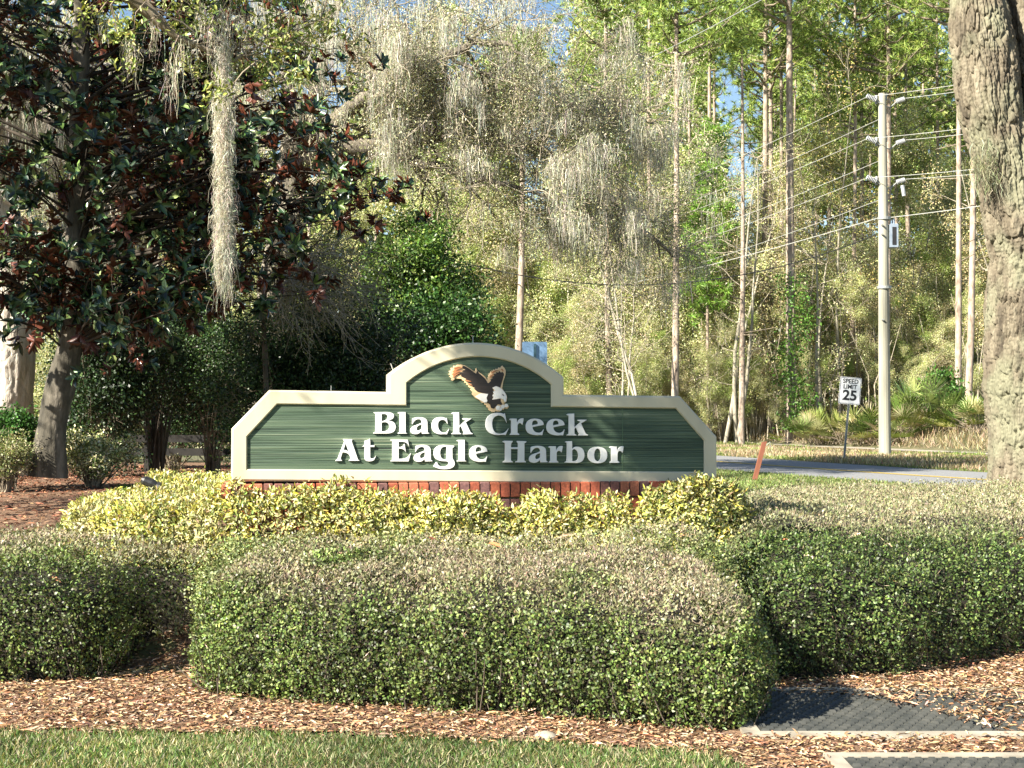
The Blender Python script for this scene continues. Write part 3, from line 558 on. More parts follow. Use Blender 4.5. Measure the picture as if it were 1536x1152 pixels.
# fallen leaves lying on the hedges
P = []
for px, py, Y in [(665, 890, 8.1), (755, 828, 8.75), (960, 905, 7.8), (640, 812, 9.0), (1200, 838, 9.35), (1080, 862, 8.95), (700, 918, 7.9), (430, 897, 8.3), (1290, 805, 9.8), (1320, 822, 9.5), (1165, 822, 9.4), (1520, 820, 9.7), (1345, 880, 9.1), (470, 815, 9.1), (505, 838, 8.8), (80, 872, 8.6), (150, 846, 8.9), (860, 808, 9.2), (985, 800, 9.3), (1040, 808, 9.3), (1450, 800, 10.2), (560, 858, 8.5), (1385, 948, 9.1), (495, 880, 8.3)]:
    p = at(px, py, Y); P.append(p)
P = np.array(P); n = len(P); a = rng.uniform(0, 6.28, n)
tag(mk('leaf_litter', *(lambda s_: (s_[0], s_[1]))(z_ := leafset(P + (0, -.03, .03), np.stack([np.cos(a), np.sin(a) * .4, .3 * np.sin(a * 3)], 1), np.tile((0, -.6, .8), (n, 1)), rng.uniform(.06, .12, n), .03, palette(n, [(.50, .28, .14), (.60, .42, .26), (.36, .14, .06), (.66, .54, .36)]), 'oval', .15)), M_CHIP, col=z_[2]), kind='stuff')

# ------------------------------------------------------------------ meter vaults bottom right, stone
m_lid = plain('dark_polymer_lid', [(.3, (.03, .033, .03)), (.7, (.075, .075, .065))], 12, .5, .3, dist=.003)
def vault(label, x0, x1, y0, y1, rim):
    th = thing('utility_vault', label, 'utility cover', 'utility covers in the mulch', loc=((x0+x1)/2, (y0+y1)/2, 0)); cx, cy = (x0+x1)/2, (y0+y1)/2
    q = MB(); a, b_, c_, d = x0-cx, x1-cx, y0-cy, y1-cy
    for A, B in (((a-rim, c_-rim, -.05), (b_+rim, c_, .03)), ((a-rim, d, -.05), (b_+rim, d+rim, .03)), ((a-rim, c_, -.05), (a, d, .03)), ((b_, c_, -.05), (b_+rim, d, .03))): q.box(A, B)
    q.build('concrete_collar', m_conc, th)
    q = MB(); q.bevbox((a+.004, c_+.004, -.03), (b_-.004, d-.004, .024), .004)
    ny = int((d-c_) / .055); nx = int((b_-a) / .06)
    for j in range(ny):
        for i in range(nx):
            x = a + .03 + i*.06 + (j % 2)*.03; y = c_ + .03 + j*.055
            if x < b_ - .03: q.add([(x-.02, y-.011, .024), (x+.02, y-.011, .024), (x+.02, y+.011, .024), (x-.02, y+.011, .024), (x-.013, y-.005, .037), (x+.013, y-.005, .037), (x+.013, y+.005, .037), (x-.013, y+.005, .037)],
                       [(4,5,6,7), (0,1,5,4), (1,2,6,5), (2,3,7,6), (3,0,4,7)])
    q.build('lid', m_lid, th)
vault('large dark studded cover half in the shadow of the hedge, behind a pale concrete strip', 1.2, 2.9, 7.17, 8.2, .085)
vault('dark studded cover cut off by the bottom edge of the photo, nearest the viewer', 1.48, 3.2, 5.7, 6.66, .07)
o = MB(); o.tube([(0, 0, z) for z in np.linspace(-.01, .05, 7)], [.02, .045, .055, .055, .048, .034, .008], 12); o = o.build('stone', m_conc, smooth=True)
o.location = at(818, 1110, 7.08); o.location.z = .005; o.scale = (1.1, .8, .9); tag(o, 'small pale rounded stone at the edge of the lawn', 'stone')
x, y = scatter_poly(lambda x, y: noise(np.stack([x, y, 0*x], 1), 4, 77) * .8 + 1.2 * np.clip(x - 1.66 - (8.3 - y) * .55, -.6, .8) > .72, .9, 3.2, 6.95, 8.3, 2600)
z_ = leafset(np.stack([x, y, .045 + rng.random(len(x)) * .02], 1), np.stack([rng.normal(size=len(x)), rng.normal(size=len(x)), rng.normal(size=len(x)) * .2], 1), np.tile((0, 0, 1.), (len(x), 1)) + rdir(len(x)) * .3, rng.uniform(.03, .07, len(x)), .014, palette(len(x), MCH), 'oval', .1)
tag(mk('leaf_litter', z_[0], z_[1], M_CHIP, col=z_[2]), kind='stuff')

# ------------------------------------------------------------------ small things: spotlight, stake, road signs, pole
m_black = plain('black_plastic', [(.3, (.012, .012, .012)), (.7, (.03, .03, .03))], 20, .4, .1)
p = at(224, 725, 10.35); sp = thing('spotlight', 'small black garden spotlight poking out of the golden shrubs', 'spotlight', loc=p)
q = MB(); q.tube([(.05, -.0, -.02), (.02, 0, .0), (-.03, 0, .02), (-.05, 0, .03)], [.028, .034, .034, .02], 12); q.tube([(.053, -.0, -.021), (.075, 0, -.03)], [.036, .040], 12); q.build('lamp_housing', m_black, sp)
q = MB(); q.tube([(0, 0, -.03), (.005, 0, -.45)], .009, 8); q.build('stake', m_black, sp)
m_owood = plain('orange_painted_wood', [(.3, (.17, .055, .03)), (.7, (.27, .10, .055))], 6, .7, .3, stretch=(1, 1, .2))
p0 = np.array(at(1131, 722, 31.5)); p1 = np.array(at(1146, 664, 31.5)); d = nrm((p1 - p0)[None])[0]; pb = p0 - d * ((p0[2] + .1) / d[2])
st = thing('survey_stake', 'leaning orange painted wooden marker post near the road, right of the sign', 'stake', loc=tuple(pb)); L = float(np.linalg.norm(p1 - pb))
st.rotation_euler = (0, math.atan2(d[0], d[2]), 0)
q = MB(); q.add([(-.045, -.045, 0), (.045, -.045, 0), (.045, .045, 0), (-.045, .045, 0), (-.045, -.045, L), (.045, -.045, L + .04), (.045, .045, L + .04), (-.045, .045, L)], [(3,2,1,0), (4,5,6,7), (0,1,5,4), (1,2,6,5), (2,3,7,6), (3,0,4,7)]); q.build('post', m_owood, st)
q = MB(); q.tube([(.05, -.035, L - .05), (.11, -.05, L + .05), (.14, -.05, L - .06)], .008, 5); q.build('wire_tie', m_steel, st)

# speed limit sign
m_galv = plain('galvanised_steel', [(.3, (.22, .23, .22)), (.7, (.36, .37, .35))], 30, .5, .1, metal=.3)
m_signw = plain('reflective_white', [(.3, (.80, .80, .78)), (.7, (.88, .88, .86))], 4, .5, 0)
m_sblack = plain('sign_black', [(.3, (.015, .015, .016)), (.7, (.025, .025, .027))], 4, .5, 0)
YS = 42.7; k = F / YS; base = at(1265.5, 692, YS); topp = at(1276.5, 566, YS)
ss = thing('speed_limit_sign', 'white speed limit 25 sign leaning right on a thin metal post beside the road', 'road sign', loc=(base[0], base[1], 0))
ss.rotation_euler = (0, math.atan2(topp[0] - base[0], topp[2]), 0); LH = topp[2] / math.cos(ss.rotation_euler[1])
q = MB(); q.box((-.03, .012, -.3), (.03, .02, LH - .1)); q.box((-.03, -.012, -.3), (-.022, .012, LH - .1)); q.box((.022, -.012, -.3), (.03, .012, LH - .1)); q.build('post', m_galv, ss)
def rrect(w_, h_, r_, cz):
    pts = []
    for cx, cy, a0 in ((w_/2-r_, h_/2-r_, 0), (-w_/2+r_, h_/2-r_, 90), (-w_/2+r_, -h_/2+r_, 180), (w_/2-r_, -h_/2+r_, 270)):
        for i in range(5): a = R(a0 + i*22.5); pts.append((cx + r_*math.cos(a), cz + cy + r_*math.sin(a)))
    return pts
PW, PH = .62, .78; cz = LH - PH/2 + .0
plate = solid('plate', [rrect(PW, PH, .04, cz)], -.022, -.016, m_signw, ss, bev=.0005)
solid('border', [rrect(PW-.03, PH-.03, .035, cz), rrect(PW-.05, PH-.05, .028, cz)], -.0255, -.0225, m_sblack, plate, bev=.0003)
font = None
def text(s, size, cx, cz_, parent, mat, xs=1.0, y=-.024, bold=0.0):
    cu = bpy.data.curves.new('text', 'FONT'); cu.body = s; cu.size = size; cu.align_x = 'CENTER'; cu.align_y = 'CENTER'; cu.extrude = .001; cu.offset = bold
    tmp = bpy.data.objects.new('text', cu); COL.objects.link(tmp); bpy.context.view_layer.update()
    me = bpy.data.meshes.new_from_object(tmp.evaluated_get(bpy.context.evaluated_depsgraph_get())); bpy.data.objects.remove(tmp); bpy.data.curves.remove(cu)
    a = np.empty(len(me.vertices)*3, np.float32); me.vertices.foreach_get('co', a); a = a.reshape(-1, 3)
    c0 = (a[:, :2].max(0) + a[:, :2].min(0)) / 2
    a = np.stack([(a[:, 0] - c0[0]) * xs + cx, y - a[:, 2], a[:, 1] - c0[1] + cz_], 1); me.vertices.foreach_set('co', a.reshape(-1)); me.update()
    me.materials.clear(); me.materials.append(mat); o = bpy.data.objects.new('lettering', me); COL.objects.link(o); o.parent = parent; return o
text('SPEED', .175, 0, cz + .275, plate, m_sblack, .95, bold=.004); text('LIMIT', .175, 0, cz + .115, plate, m_sblack, .95, bold=.004); text('25', .40, 0, cz - .13, plate, m_sblack, 1.05, bold=.012)

# back of a road sign beyond the arch
YB = 36; c = at(802, 545, YB); rs = thing('road_sign', 'sky-tinted metal back of a road sign showing above the right shoulder of the arch', 'road sign', loc=(c[0], c[1], 0)); rs.rotation_euler = (0, 0, R(12))
m_alu = plain('sky_tinted_aluminium', [(.3, (.20, .34, .56)), (.7, (.26, .42, .66))], 5, .35, .05, metal=.35)  # blue of the mirrored sky painted into the metal's colour
hz = at(0, 512, YB)[2]; V, f = prism(rrect(.62, .78, .03, hz - .40), -.003, .003); mk('plate', V, f, m_alu, rs)
m_teal = plain('painted_post', [(.3, (.03, .07, .10)), (.7, (.05, .11, .15))], 9, .5, 0)
q = MB(); q.box((-.03, -.045, -.3), (.03, -.006, hz - .06)); q.build('post', m_teal, rs)

# utility pole and lines
YP = 46.7; pb = at(1327, 688, YP); pole = thing('utility_pole', 'tall pale utility pole with insulators and a grey box, right of the speed sign', 'utility pole', loc=(pb[0], pb[1], 0))
m_pole = plain('pole_concrete', [(.28, (.16, .155, .12)), (.45, (.27, .26, .205)), (.7, (.38, .365, .29))], 2, .85, .3, 40, stretch=(1, 1, .15))
ztop = at(0, 139, YP)[2]; lean = (at(1325, 139, YP)[0] - pb[0])
q = MB(); q.tube([(0, 0, -.4), (0, 0, 0), (lean*.5, 0, ztop*.5), (lean, 0, ztop)], [.20, .195, .165, .125], 16); q.build('mast', m_pole, pole, smooth=False)
m_ins = plain('grey_insulator', [(.3, (.28, .29, .30)), (.7, (.40, .41, .42))], 9, .4, 0)
PZ = lambda py: at(0, py, YP)[2]; PX = lambda px: at(px, 0, YP)[0] - pb[0]
def insul(px0, py0, px1, py1, y=0.):
    q = MB(); A = np.array((PX(px0), y, PZ(py0))); B = np.array((PX(px1), y, PZ(py1))); nseg = 14
    P = [A + (B - A) * i / nseg for i in range(nseg + 1)]; q.tube(P, [.035 if i in (0, nseg) else (.085 if i % 2 else .05) for i in range(nseg + 1)], 10); q.build('insulator', m_ins, pole)
att = []
for yy in (145, 208, 267):
    insul(1300, yy - 2, 1315, yy + 5, -.1); insul(1347, yy + 5, 1360, yy + 1, .1) 
    q = MB(); q.tube([(PX(1315), -.1, PZ(yy+5)), (PX(1326), -.1, PZ(yy+14)), (PX(1338), .1, PZ(yy+14)), (PX(1347), .1, PZ(yy+6))], .022, 8)
    q.tube([(PX(1316), -.02, PZ(yy+10)), (PX(1316), -.02, PZ(yy-3))], .05, 8); q.tube([(PX(1331), -.02, PZ(yy+4)), (PX(1331), -.02, PZ(yy-6))], .03, 8); q.build('bracket', m_galv, pole)
q = MB()
for yy in (326, 430): q.tube([(0, 0, PZ(yy + 3)), (0, 0, PZ(yy - 1))], [.225, .225] if yy > 400 else [.205, .205], 16)
for yy in (338, 352, 480): q.tube([(PX(1322), -.15, PZ(yy)), (PX(1322), -.25, PZ(yy))], .03, 8)
q.build('steel_band', m_galv, pole)
m_box = plain('grey_blue_metal', [(.3, (.22, .27, .33)), (.7, (.33, .38, .44))], 9, .4, .05, metal=.2)
bx_ = MB(); bx_.bevbox((PX(1334), -.2, PZ(372)), (PX(1346), .18, PZ(336)), .02); bx_.tube([(PX(1341), 0, PZ(337)), (PX(1341), 0, PZ(328))], .05, 10); bxo = bx_.build('transformer_box', m_box, pole)
q = MB(); q.bevbox((PX(1337), -.21, PZ(368)), (PX(1343), -.2, PZ(341)), .004); q.build('door', m_sblack, bxo)
q = MB(); q.tube([(PX(1356), -.1, PZ(294)), (PX(1353.5), -.1, PZ(278))], .06, 8); q.build('surge_arrester', m_ins, pole)
m_wire = plain('aluminium_cable', [(.3, (.40, .40, .37)), (.7, (.50, .50, .46))], 9, .4, 0, metal=.2)
def span(label, A, B, sag, r, mat, seg=40):
    A = np.array(A, float); B = np.array(B, float); t_ = np.linspace(0, 1, seg)[:, None]
    P = A + (B - A) * t_; P[:, 2] -= sag * 4 * t_[:, 0] * (1 - t_[:, 0])
    q = MB(); q.tube(P, r, 6); return tag(q.build('power_line', mat), label, 'cable', 'lines strung from the utility pole')
Pl = np.array((-7.5, 95, 0.)); Pr = np.array((23, 30, 0.)); names = ['top', 'second', 'third', 'fourth', 'fifth', 'sixth']
k = 0
for i, yy in enumerate((145, 208, 267)):
    zA = PZ(yy)
    for side, (px, dz) in enumerate(((1300, 0), (1326, -1.0))):
        A = (at(px, 0, YP)[0], YP, PZ(yy + (0 if side == 0 else 30)) ); 
        span(f'{names[k]} pale wire from the top, running left from the utility pole', A, (Pl[0] + side * .8, Pl[1], zA - .4 - side * .9), 1.1, .0085, m_wire)
        A = (at(1302 if side == 0 else 1360, 0, YP)[0], YP, PZ(yy - 1 if side == 0 else yy + 1))
        span(f'{names[k]} pale wire from the top, running right from the pole towards the big oak', A, (Pr[0] + side, Pr[1], zA + .3), .5, .0085, m_wire); k += 1
span('pale wire leaving the grey box height towards the left', (at(1320, 0, YP)[0], YP, PZ(326)), (Pl[0], Pl[1], PZ(326) + .3), .9, .013, m_wire)
span('pale wire leaving the grey box height towards the right', (at(1334, 0, YP)[0], YP, PZ(326)), (Pr[0], Pr[1], PZ(326) + .8), .3, .012, m_wire)
span('sagging black cable running left from the pole below the grey box', (at(1318, 0, YP)[0], YP, PZ(350)), at(660, 384, 44), 1.35 * .9, .017, m_sblack)
o = span('long pale wire crossing the tree tops high up in the centre', at(700, 205, 33), at(1290, -90, 40), .3, .012, m_wire)

# ------------------------------------------------------------------ tree building
def grow(lines, tips, p, d, L, r, lev, r_, up=.0, wig=.25, kids=(3, 5), ratio=.62, seg=5, spread=.9, minr=.004, k=6, droop=0., shrink=.5, gravity_tip=0.):
    P = [np.array(p, float)]; d = nrm(np.array(d, float)[None])[0]
    for i in range(seg):
        d = d + r_.normal(size=3) * wig; d[2] += up - droop; d = d / np.linalg.norm(d); P.append(P[-1] + d * L / seg)
    P = np.array(P); rad = np.linspace(r, max(r * shrink, minr), seg + 1)
    lines.append((P, rad, max(3, k) if r > .03 else 3))
    if lev == 0:
        for q in P[2:]: tips.append((q, d.copy()))
        return
    n = r_.integers(kids[0], kids[1] + 1)
    for i in range(n):
        t_ = 1.0 if i == 0 else r_.uniform(.3, 1); u = t_ * seg; j = min(int(u), seg - 1); q = P[j] + (P[j+1] - P[j]) * (u - j); ax = P[j+1] - P[j]; ax = ax / np.linalg.norm(ax)
        s_ = r_.normal(size=3); s_ -= ax * (s_ @ ax); s_ /= np.linalg.norm(s_); sp = spread * r_.uniform(.5, 1.2) * (.4 if i == 0 else 1)
        grow(lines, tips, q, ax + s_ * sp, L * ratio * r_.uniform(.75, 1.2), rad[j] * .62, lev - 1, r_, up, wig, kids, ratio, max(3, seg - 1), spread, minr, k - 1, droop, shrink)
def leaves_at(tips, n, rad, L, W, cols, r_, kind='quad', flat=.4, jit=.25, up=.3):
    T = np.array([t_[0] for t_ in tips]); i = r_.integers(0, len(T), n); P = T[i] + r_.normal(size=(n, 3)) * rad
    D = nrm(r_.normal(size=(n, 3)) + (0, 0, up)); Nn = nrm(r_.normal(size=(n, 3)) * .8 + (-.2, -.4, .7))
    cl = (.45 + 1.1 * noise(P, 1.1, 5))[:, None]
    return leafset(P, D, Nn, r_.uniform(.7, 1.3, n) * L, r_.uniform(.7, 1.3, n) * W, palette(n, cols, jit, r_) * cl, kind, .08)
def moss(anchors, per, L0, L1, w, r_, spread=.06, seg=4, cols=((.54, .52, .43), (.43, .42, .34), (.64, .61, .50), (.28, .28, .23))):
    A = np.asarray(anchors); m_ = len(A); Ln = r_.uniform(L0, L1, m_)
    A = np.repeat(A, per, 0); Ln = np.repeat(Ln, per) * r_.uniform(.35, 1.1, m_*per); n = len(A); A = A + r_.normal(size=(n, 3)) * (spread, spread, .05)
    a = r_.uniform(0, math.pi, n); S_ = np.stack([np.cos(a), np.sin(a), 0*a], 1); V = []; off = np.zeros((n, 3))
    for j in range(seg + 1):
        t_ = j / seg; off = off + r_.normal(size=(n, 3)) * (.014 + .03 * Ln[:, None]) * (1, 1, .2)
        c_ = A + off * (1 - .3*t_); c_[:, 0] -= (A[:, 0] - A[:, 0]) ; c_[:, 2] -= Ln * t_; ww = w * (1 - .6 * t_) * (.6 + .8 * r_.random(n))
        V.append(np.stack([c_ - S_*ww[:, None]/2, c_ + S_*ww[:, None]/2], 1))
    V = np.stack(V, 1).reshape(-1, 3); b_ = (np.arange(n) * (seg+1) * 2)[:, None]
    Fq = np.concatenate([b_ + np.array([[2*j, 2*j+1, 2*j+3, 2*j+2]]) for j in range(seg)])
    c_ = np.repeat(palette(n, cols, .2, r_), (seg+1)*2, 0); return V, [Fq], c_
def add(name, th, mat, *sets, smooth=False):
    v, f, c_ = join(sets); return mk(name, v, f, mat, th, col=c_, smooth=smooth)
def wood(name, th, lines, mat, smooth=True):
    v, f = tubes(lines); return mk(name, v, f, mat, th, smooth=smooth)

# bark with carved ridges for big trunks
def barktrunk(name, path_, rad, th, mat, ku=150, kv=260, amp=.035, fx=9, fz=2.6, s=0, flare=.0):
    P = np.array(path_, float); n = len(P); t_ = np.linspace(0, n-1, kv); i = np.minimum(t_.astype(int), n-2); f_ = (t_ - i)[:, None]
    def cr(A):
        A = np.asarray(A, float).reshape(n, -1); p0, p1, p2, p3 = A[np.maximum(i-1, 0)], A[i], A[i+1], A[np.minimum(i+2, n-1)]
        return .5*((2*p1) + (-p0+p2)*f_ + (2*p0-5*p1+4*p2-p3)*f_**2 + (-p0+3*p1-3*p2+p3)*f_**3)
    C = cr(P); rr_ = cr(rad)[:, 0]; C, T, A, B = frames(C); th_ = np.arange(ku) * 2 * math.pi / ku
    dirs = np.cos(th_)[None, :, None]*A[:, None] + np.sin(th_)[None, :, None]*B[:, None]
    base = C[:, None] + rr_[:, None, None] * dirs; q = base.reshape(-1, 3).copy()
    seg_ = np.concatenate([[0], np.cumsum(np.linalg.norm(np.diff(C, axis=0), axis=1))]); nx = max(8, int(2*math.pi*rr_.mean() * fx)); wob = (noise(q, 2.5, s) - .5) * 1.6 + (noise(q, 9, s + 7) - .5) * .7
    U = np.tile(th_ / (2*math.pi) * nx, kv) + wob; W_ = np.repeat(seg_ * fz, ku) + (noise(q, 3, s + 8) - .5) * 1.2
    iu, iw = np.floor(U).astype(np.int64), np.floor(W_).astype(np.int64); f1 = np.full(len(U), 9.); f2 = np.full(len(U), 9.); cid = np.zeros(len(U))
    for a_ in (-1, 0, 1):
        for b_ in (-1, 0, 1):
            cu_, cw = iu + a_, iw + b_; hu = hashn(cu_ % nx, cw, 0*cw, s + 11); hw = hashn(cu_ % nx, cw, 0*cw + 1, s + 12); d_ = np.hypot(U - cu_ - .1 - .8*hu, W_ - cw - hw)
            nw = d_ < f1; f2 = np.where(nw, f1, np.minimum(f2, d_)); cid = np.where(nw, hu, cid); f1 = np.where(nw, d_, f1)
    pl = sst((f2 - f1) / .24); h = amp * (pl - 1) * (.4 + 1.0 * noise(q, 3.5, s + 13)) + amp * .45 * (cid - .5) * pl - amp * 1.2 * (1 - np.abs(noise(q * (1, 1, .12), 9, s + 17) - .5) * 2) ** 5 + (noise(q, 1.6, s + 3) - .5) * rr_.mean() * .3 + (noise(q, 55, s + 4) - .5) * amp * .5 + (noise(q * (1, 1, .3), 30, s + 5) - .5) * amp * .5
    V = base.reshape(-1, 3) + dirs.reshape(-1, 3) * h[:, None]
    ii = np.arange(kv-1)[:, None]*ku; jj = np.arange(ku)[None]; j2 = (jj+1) % ku
    return mk(name, V, np.stack([ii+jj, ii+j2, ii+ku+j2, ii+ku+jj], -1).reshape(-1, 4), mat, th, smooth=True)
def bark_mat(name, lo, mid, hi, scale=5, lich=None):
    m, t, b = mat_new(name); c = coords(t, (1, 1, .35)); n_ = N(t, 'ShaderNodeTexNoise', Scale=float(scale), Detail=8.0, Roughness=.65); t.links.new(c, n_.inputs['Vector'])
    col = ramp(t, n_.outputs[0], [(.32, lo), (.5, mid), (.68, hi)])
    if lich:
        n3 = N(t, 'ShaderNodeTexNoise', Scale=2.2, Detail=6.0); t.links.new(coords(t), n3.inputs['Vector']); mx = N(t, 'ShaderNodeMix', data_type='RGBA')
        t.links.new(ramp(t, n3.outputs[0], [(.45, (0, 0, 0)), (.6, (.75, .75, .75))]), mx.inputs[0]); t.links.new(col, mx.inputs[6]); mx.inputs[7].default_value = (*lich, 1); col = mx.outputs[2]
    t.links.new(col, b.inputs['Base Color']); b.inputs['Roughness'].default_value = .95
    n2 = N(t, 'ShaderNodeTexNoise', Scale=scale * 7.0, Detail=8.0); t.links.new(c, n2.inputs['Vector']); bp = N(t, 'ShaderNodeBump', Strength=.7, Distance=.02)
    t.links.new(n2.outputs[0], bp.inputs['Height']); t.links.new(bp.outputs[0], b.inputs['Normal']); return m
M_OAK = bark_mat('oak_bark', (.055, .044, .03), (.14, .116, .08), (.24, .21, .15), 9, lich=(.20, .20, .13))
M_PALE = bark_mat('pale_oak_bark', (.36, .31, .25), (.55, .49, .41), (.70, .65, .56), 5)
M_LIMB = bark_mat('brown_grey_limb_bark', (.05, .042, .03), (.15, .13, .10), (.28, .25, .20), 5)  # darker brown-grey bark for the centre oak
M_PINE = bark_mat('pine_bark', (.14, .10, .075), (.33, .26, .20), (.50, .42, .34), 7)
M_GRAYB = bark_mat('grey_bark', (.16, .14, .11), (.32, .29, .22), (.46, .42, .33), 5)

# right-hand live oak ----------------------------------------------------
r_ = np.random.default_rng(11); YO = 14.0
oak = thing('live_oak', 'massive oak trunk with rugged bark and two merging stems at the right edge', 'tree', loc=(0, 0, 0))
tr = [at(1590, 850, YO), at(1586, 770, YO), at(1583, 700, YO), at(1582, 560, YO), at(1584, 430, YO), at(1588, 340, YO)]
barktrunk('trunk', tr, [.80, .68, .62, .59, .57, .53], oak, M_OAK, 520, 620, .036, 21, 4.2, 1)
la = [at(1568, 460, YO), at(1556, 380, YO), at(1534, 300, YO - .05), at(1500, 200, YO - .1), at(1480, 100, YO - .1), at(1468, 0, YO - .1), at(1462, -120, YO), at(1440, -300, YO)]
barktrunk('limb', la, [.38, .43, .40, .31, .28, .265, .25, .22], oak, M_OAK, 380, 620, .032, 21, 4.2, 5)
lb = [at(1610, 460, YO), at(1605, 380, YO), at(1606, 260, YO), at(1592, 130, YO + .1), at(1572, 0, YO + .1), at(1580, -120, YO), at(1640, -300, YO)]
barktrunk('limb', lb, [.40, .46, .46, .44, .39, .36, .32], oak, M_OAK, 420, 560, .032, 21, 4.2, 8)
L_, T_ = [], []
for p, d in ((la[-1], (-.6, .1, 1)), (lb[-1], (.7, .3, 1)), (lb[-1], (0, .8, .9)), (la[-1], (.2, -.8, .8))): grow(L_, T_, p, d, 3.2, .26, 3, r_, up=.05)
wood('branches', oak, L_, M_TWIG); add('crown', oak, M_LEAF, leaves_at(T_, 16000, .3, .06, .025, [(.08, .11, .03), (.12, .15, .05)], r_))
z_ = [np.array(at(1478 + r_.uniform(-14, 10), 215 + r_.uniform(0, 60), YO - .35)) for _ in range(34)]
add('ball_moss', oak, M_MOSS, moss(z_, 14, .03, .2, .006, r_, .05, cols=((.30, .30, .18), (.22, .23, .13), (.38, .37, .25))))

# near live oak out of frame on the left; one bough with moss hangs into view
r_ = np.random.default_rng(21)
noak = thing('live_oak', 'oak bough at upper left with a long pale tail of hanging moss', 'tree')
bp0 = np.array((-7.6, 11.5, -.1)); L_, T_ = [], []
tk = [bp0, bp0 + (.1, 0, 1.5), bp0 + (.2, .1, 3.2), bp0 + (.0, .2, 4.6)]
barktrunk('trunk', tk, [.6, .48, .44, .42], noak, M_OAK, 60, 60, .025, 9, 2.6, 13)
b1 = np.array(tk[-1]); vis = [b1 - (0, 0, .5), np.array((-6, 11.9, 5.2)), np.array((-4.4, 12.5, 5.55)), np.array((-3.4, 12.9, 5.25)), np.array(at(265, 55, 13)), np.array(at(350, 90, 13.1)), np.array(at(395, 60, 13.2))]
L_.append((np.array(vis), np.array([.24, .19, .13, .09, .035, .02, .01]), 8))
V_T = []
for i in range(30):
    q = np.array(vis[3 + i % 4]) + r_.normal(size=3) * (.22, .2, .06); grow(L_, V_T, q, r_.normal(size=3) * (1, .6, .5) + (0.2, 0, .1), r_.uniform(.35, .7), .010, 1, r_, up=.02, wig=.3, kids=(2, 4), ratio=.6, seg=4, minr=.0025)
S_T = []
def clear(T, pts, rad):
    A = np.array([t_[0] for t_ in T]); S0 = np.array(SUN); k = np.ones(len(A), bool)
    for p in pts: v_ = A - np.array(p); k &= np.linalg.norm(v_ - (v_ @ S0)[:, None] * S0, axis=1) > rad
    return [t_ for t_, q in zip(T, k) if q]
for d_, l_ in (((-1, .5, .7), 3.5), ((-.6, .9, .8), 3.8), ((-1, -.2, .8), 3.5), ((-.2, .8, 1), 3.6), ((.0, .2, 1), 3)): grow(L_, S_T, b1 - (0, 0, .4), d_, l_, .22, 3, r_, up=.08, wig=.18, kids=(3, 4), ratio=.66)
D_T = []
S_T = clear(S_T, [at(140, 680, 20.6), at(20, 520, 25), at(15, 440, 25), at(200, 440, 20), at(60, 730, 19), at(330, 130, 13), at(330, 300, 13)], .9)  # unseen crown thinned along sun rays to light bush, trunk and moss
grow(L_, D_T, b1 - (0, 0, .3), (.62, -.9, .28), 3.6, .16, 3, r_, up=.0, wig=.16, kids=(3, 4), ratio=.5)
wood('branches', noak, L_, M_TWIG)
CS = [at(px, py, SY) for px, py in ((880, 560), (905, 600), (930, 575), (960, 640), (985, 620), (1010, 640), (1030, 655), (1045, 690), (1000, 600), (905, 640), (870, 690), (955, 700), (745, 540), (760, 530), (700, 520), (830, 590), (940, 520), (1040, 620))]  # out-of-frame leaf clumps added along sun rays to dapple the sign
CT = []
for c_ in CS:
    q = np.array(c_) + np.array(SUN) * r_.uniform(4.5, 7.5); CT += [(q + r_.normal(size=3) * .05, q)]; L_.append((np.array([b1 - (0, 0, .3), (b1 + q) / 2 + (0, 0, .5), q]), np.array([.06, .02, .006]), 5))
bt0 = [np.array(at(px, py, SY)) + np.array(SUN) * t0 for px, py, t0 in ((784, 500, 6.0), (792, 510, 6.1), (801, 500, 6.2), (786, 570, 5.9), (796, 580, 6.2), (865, 560, 5.5), (1005, 560, 6.5))]  # unseen moss placed sunward to cast the dark band on the sign
add('hanging_moss', noak, M_MOSS, moss(bt0[:5], 150, .7, 1.2, .009, r_, .025), moss(bt0[6:], 50, .3, .5, .008, r_, .05))
wood('branches', noak, L_[-len(CS):], M_TWIG)
add('crown', noak, M_LEAF, leaves_at(CT, 4600, .075, .055, .03, [(.08, .11, .03), (.12, .15, .05)], r_), leaves_at(V_T, 3300, .05, .055, .022, [(.20, .24, .05), (.28, .32, .08), (.12, .17, .04), (.34, .34, .12)], r_, 'oval'),
    leaves_at(S_T, 20000, .42, .15, .085, [(.08, .11, .03), (.12, .15, .05)], r_), leaves_at(D_T, 2500, .18, .075, .03, [(.08, .11, .03), (.12, .15, .05)], r_))
ax = [np.array(at(335, y_, 13.0)) for y_ in np.linspace(60, 400, 70)]
hang = moss([a_ + r_.normal(size=3) * (.02, .02, .02) for a_ in ax], 80, .06, .22, .0035, r_, .028, 4, cols=((.66, .63, .54), (.56, .54, .45), (.72, .70, .60), (.44, .42, .34)))
n = 9000; y_ = r_.uniform(110, 425, n); wd = np.where(y_ < 380, 1.0, np.clip((435 - y_) / 55, .15, 1)); P = np.stack([at(335 + 3*math.sin(a_ / 40), a_, 13.0) for a_ in y_]) + r_.normal(size=(n, 3)) * (.028, .028, .01) * wd[:, None]
tuf = leafset(P, nrm(r_.normal(size=(n, 3)) * (1, 1, .6) + (0, 0, -.25)), r_.normal(size=(n, 3)), r_.uniform(.03, .08, n), .0034, palette(n, [(.62, .58, .46), (.52, .49, .38), (.72, .68, .55)], .2, r_), 'quad', .12)
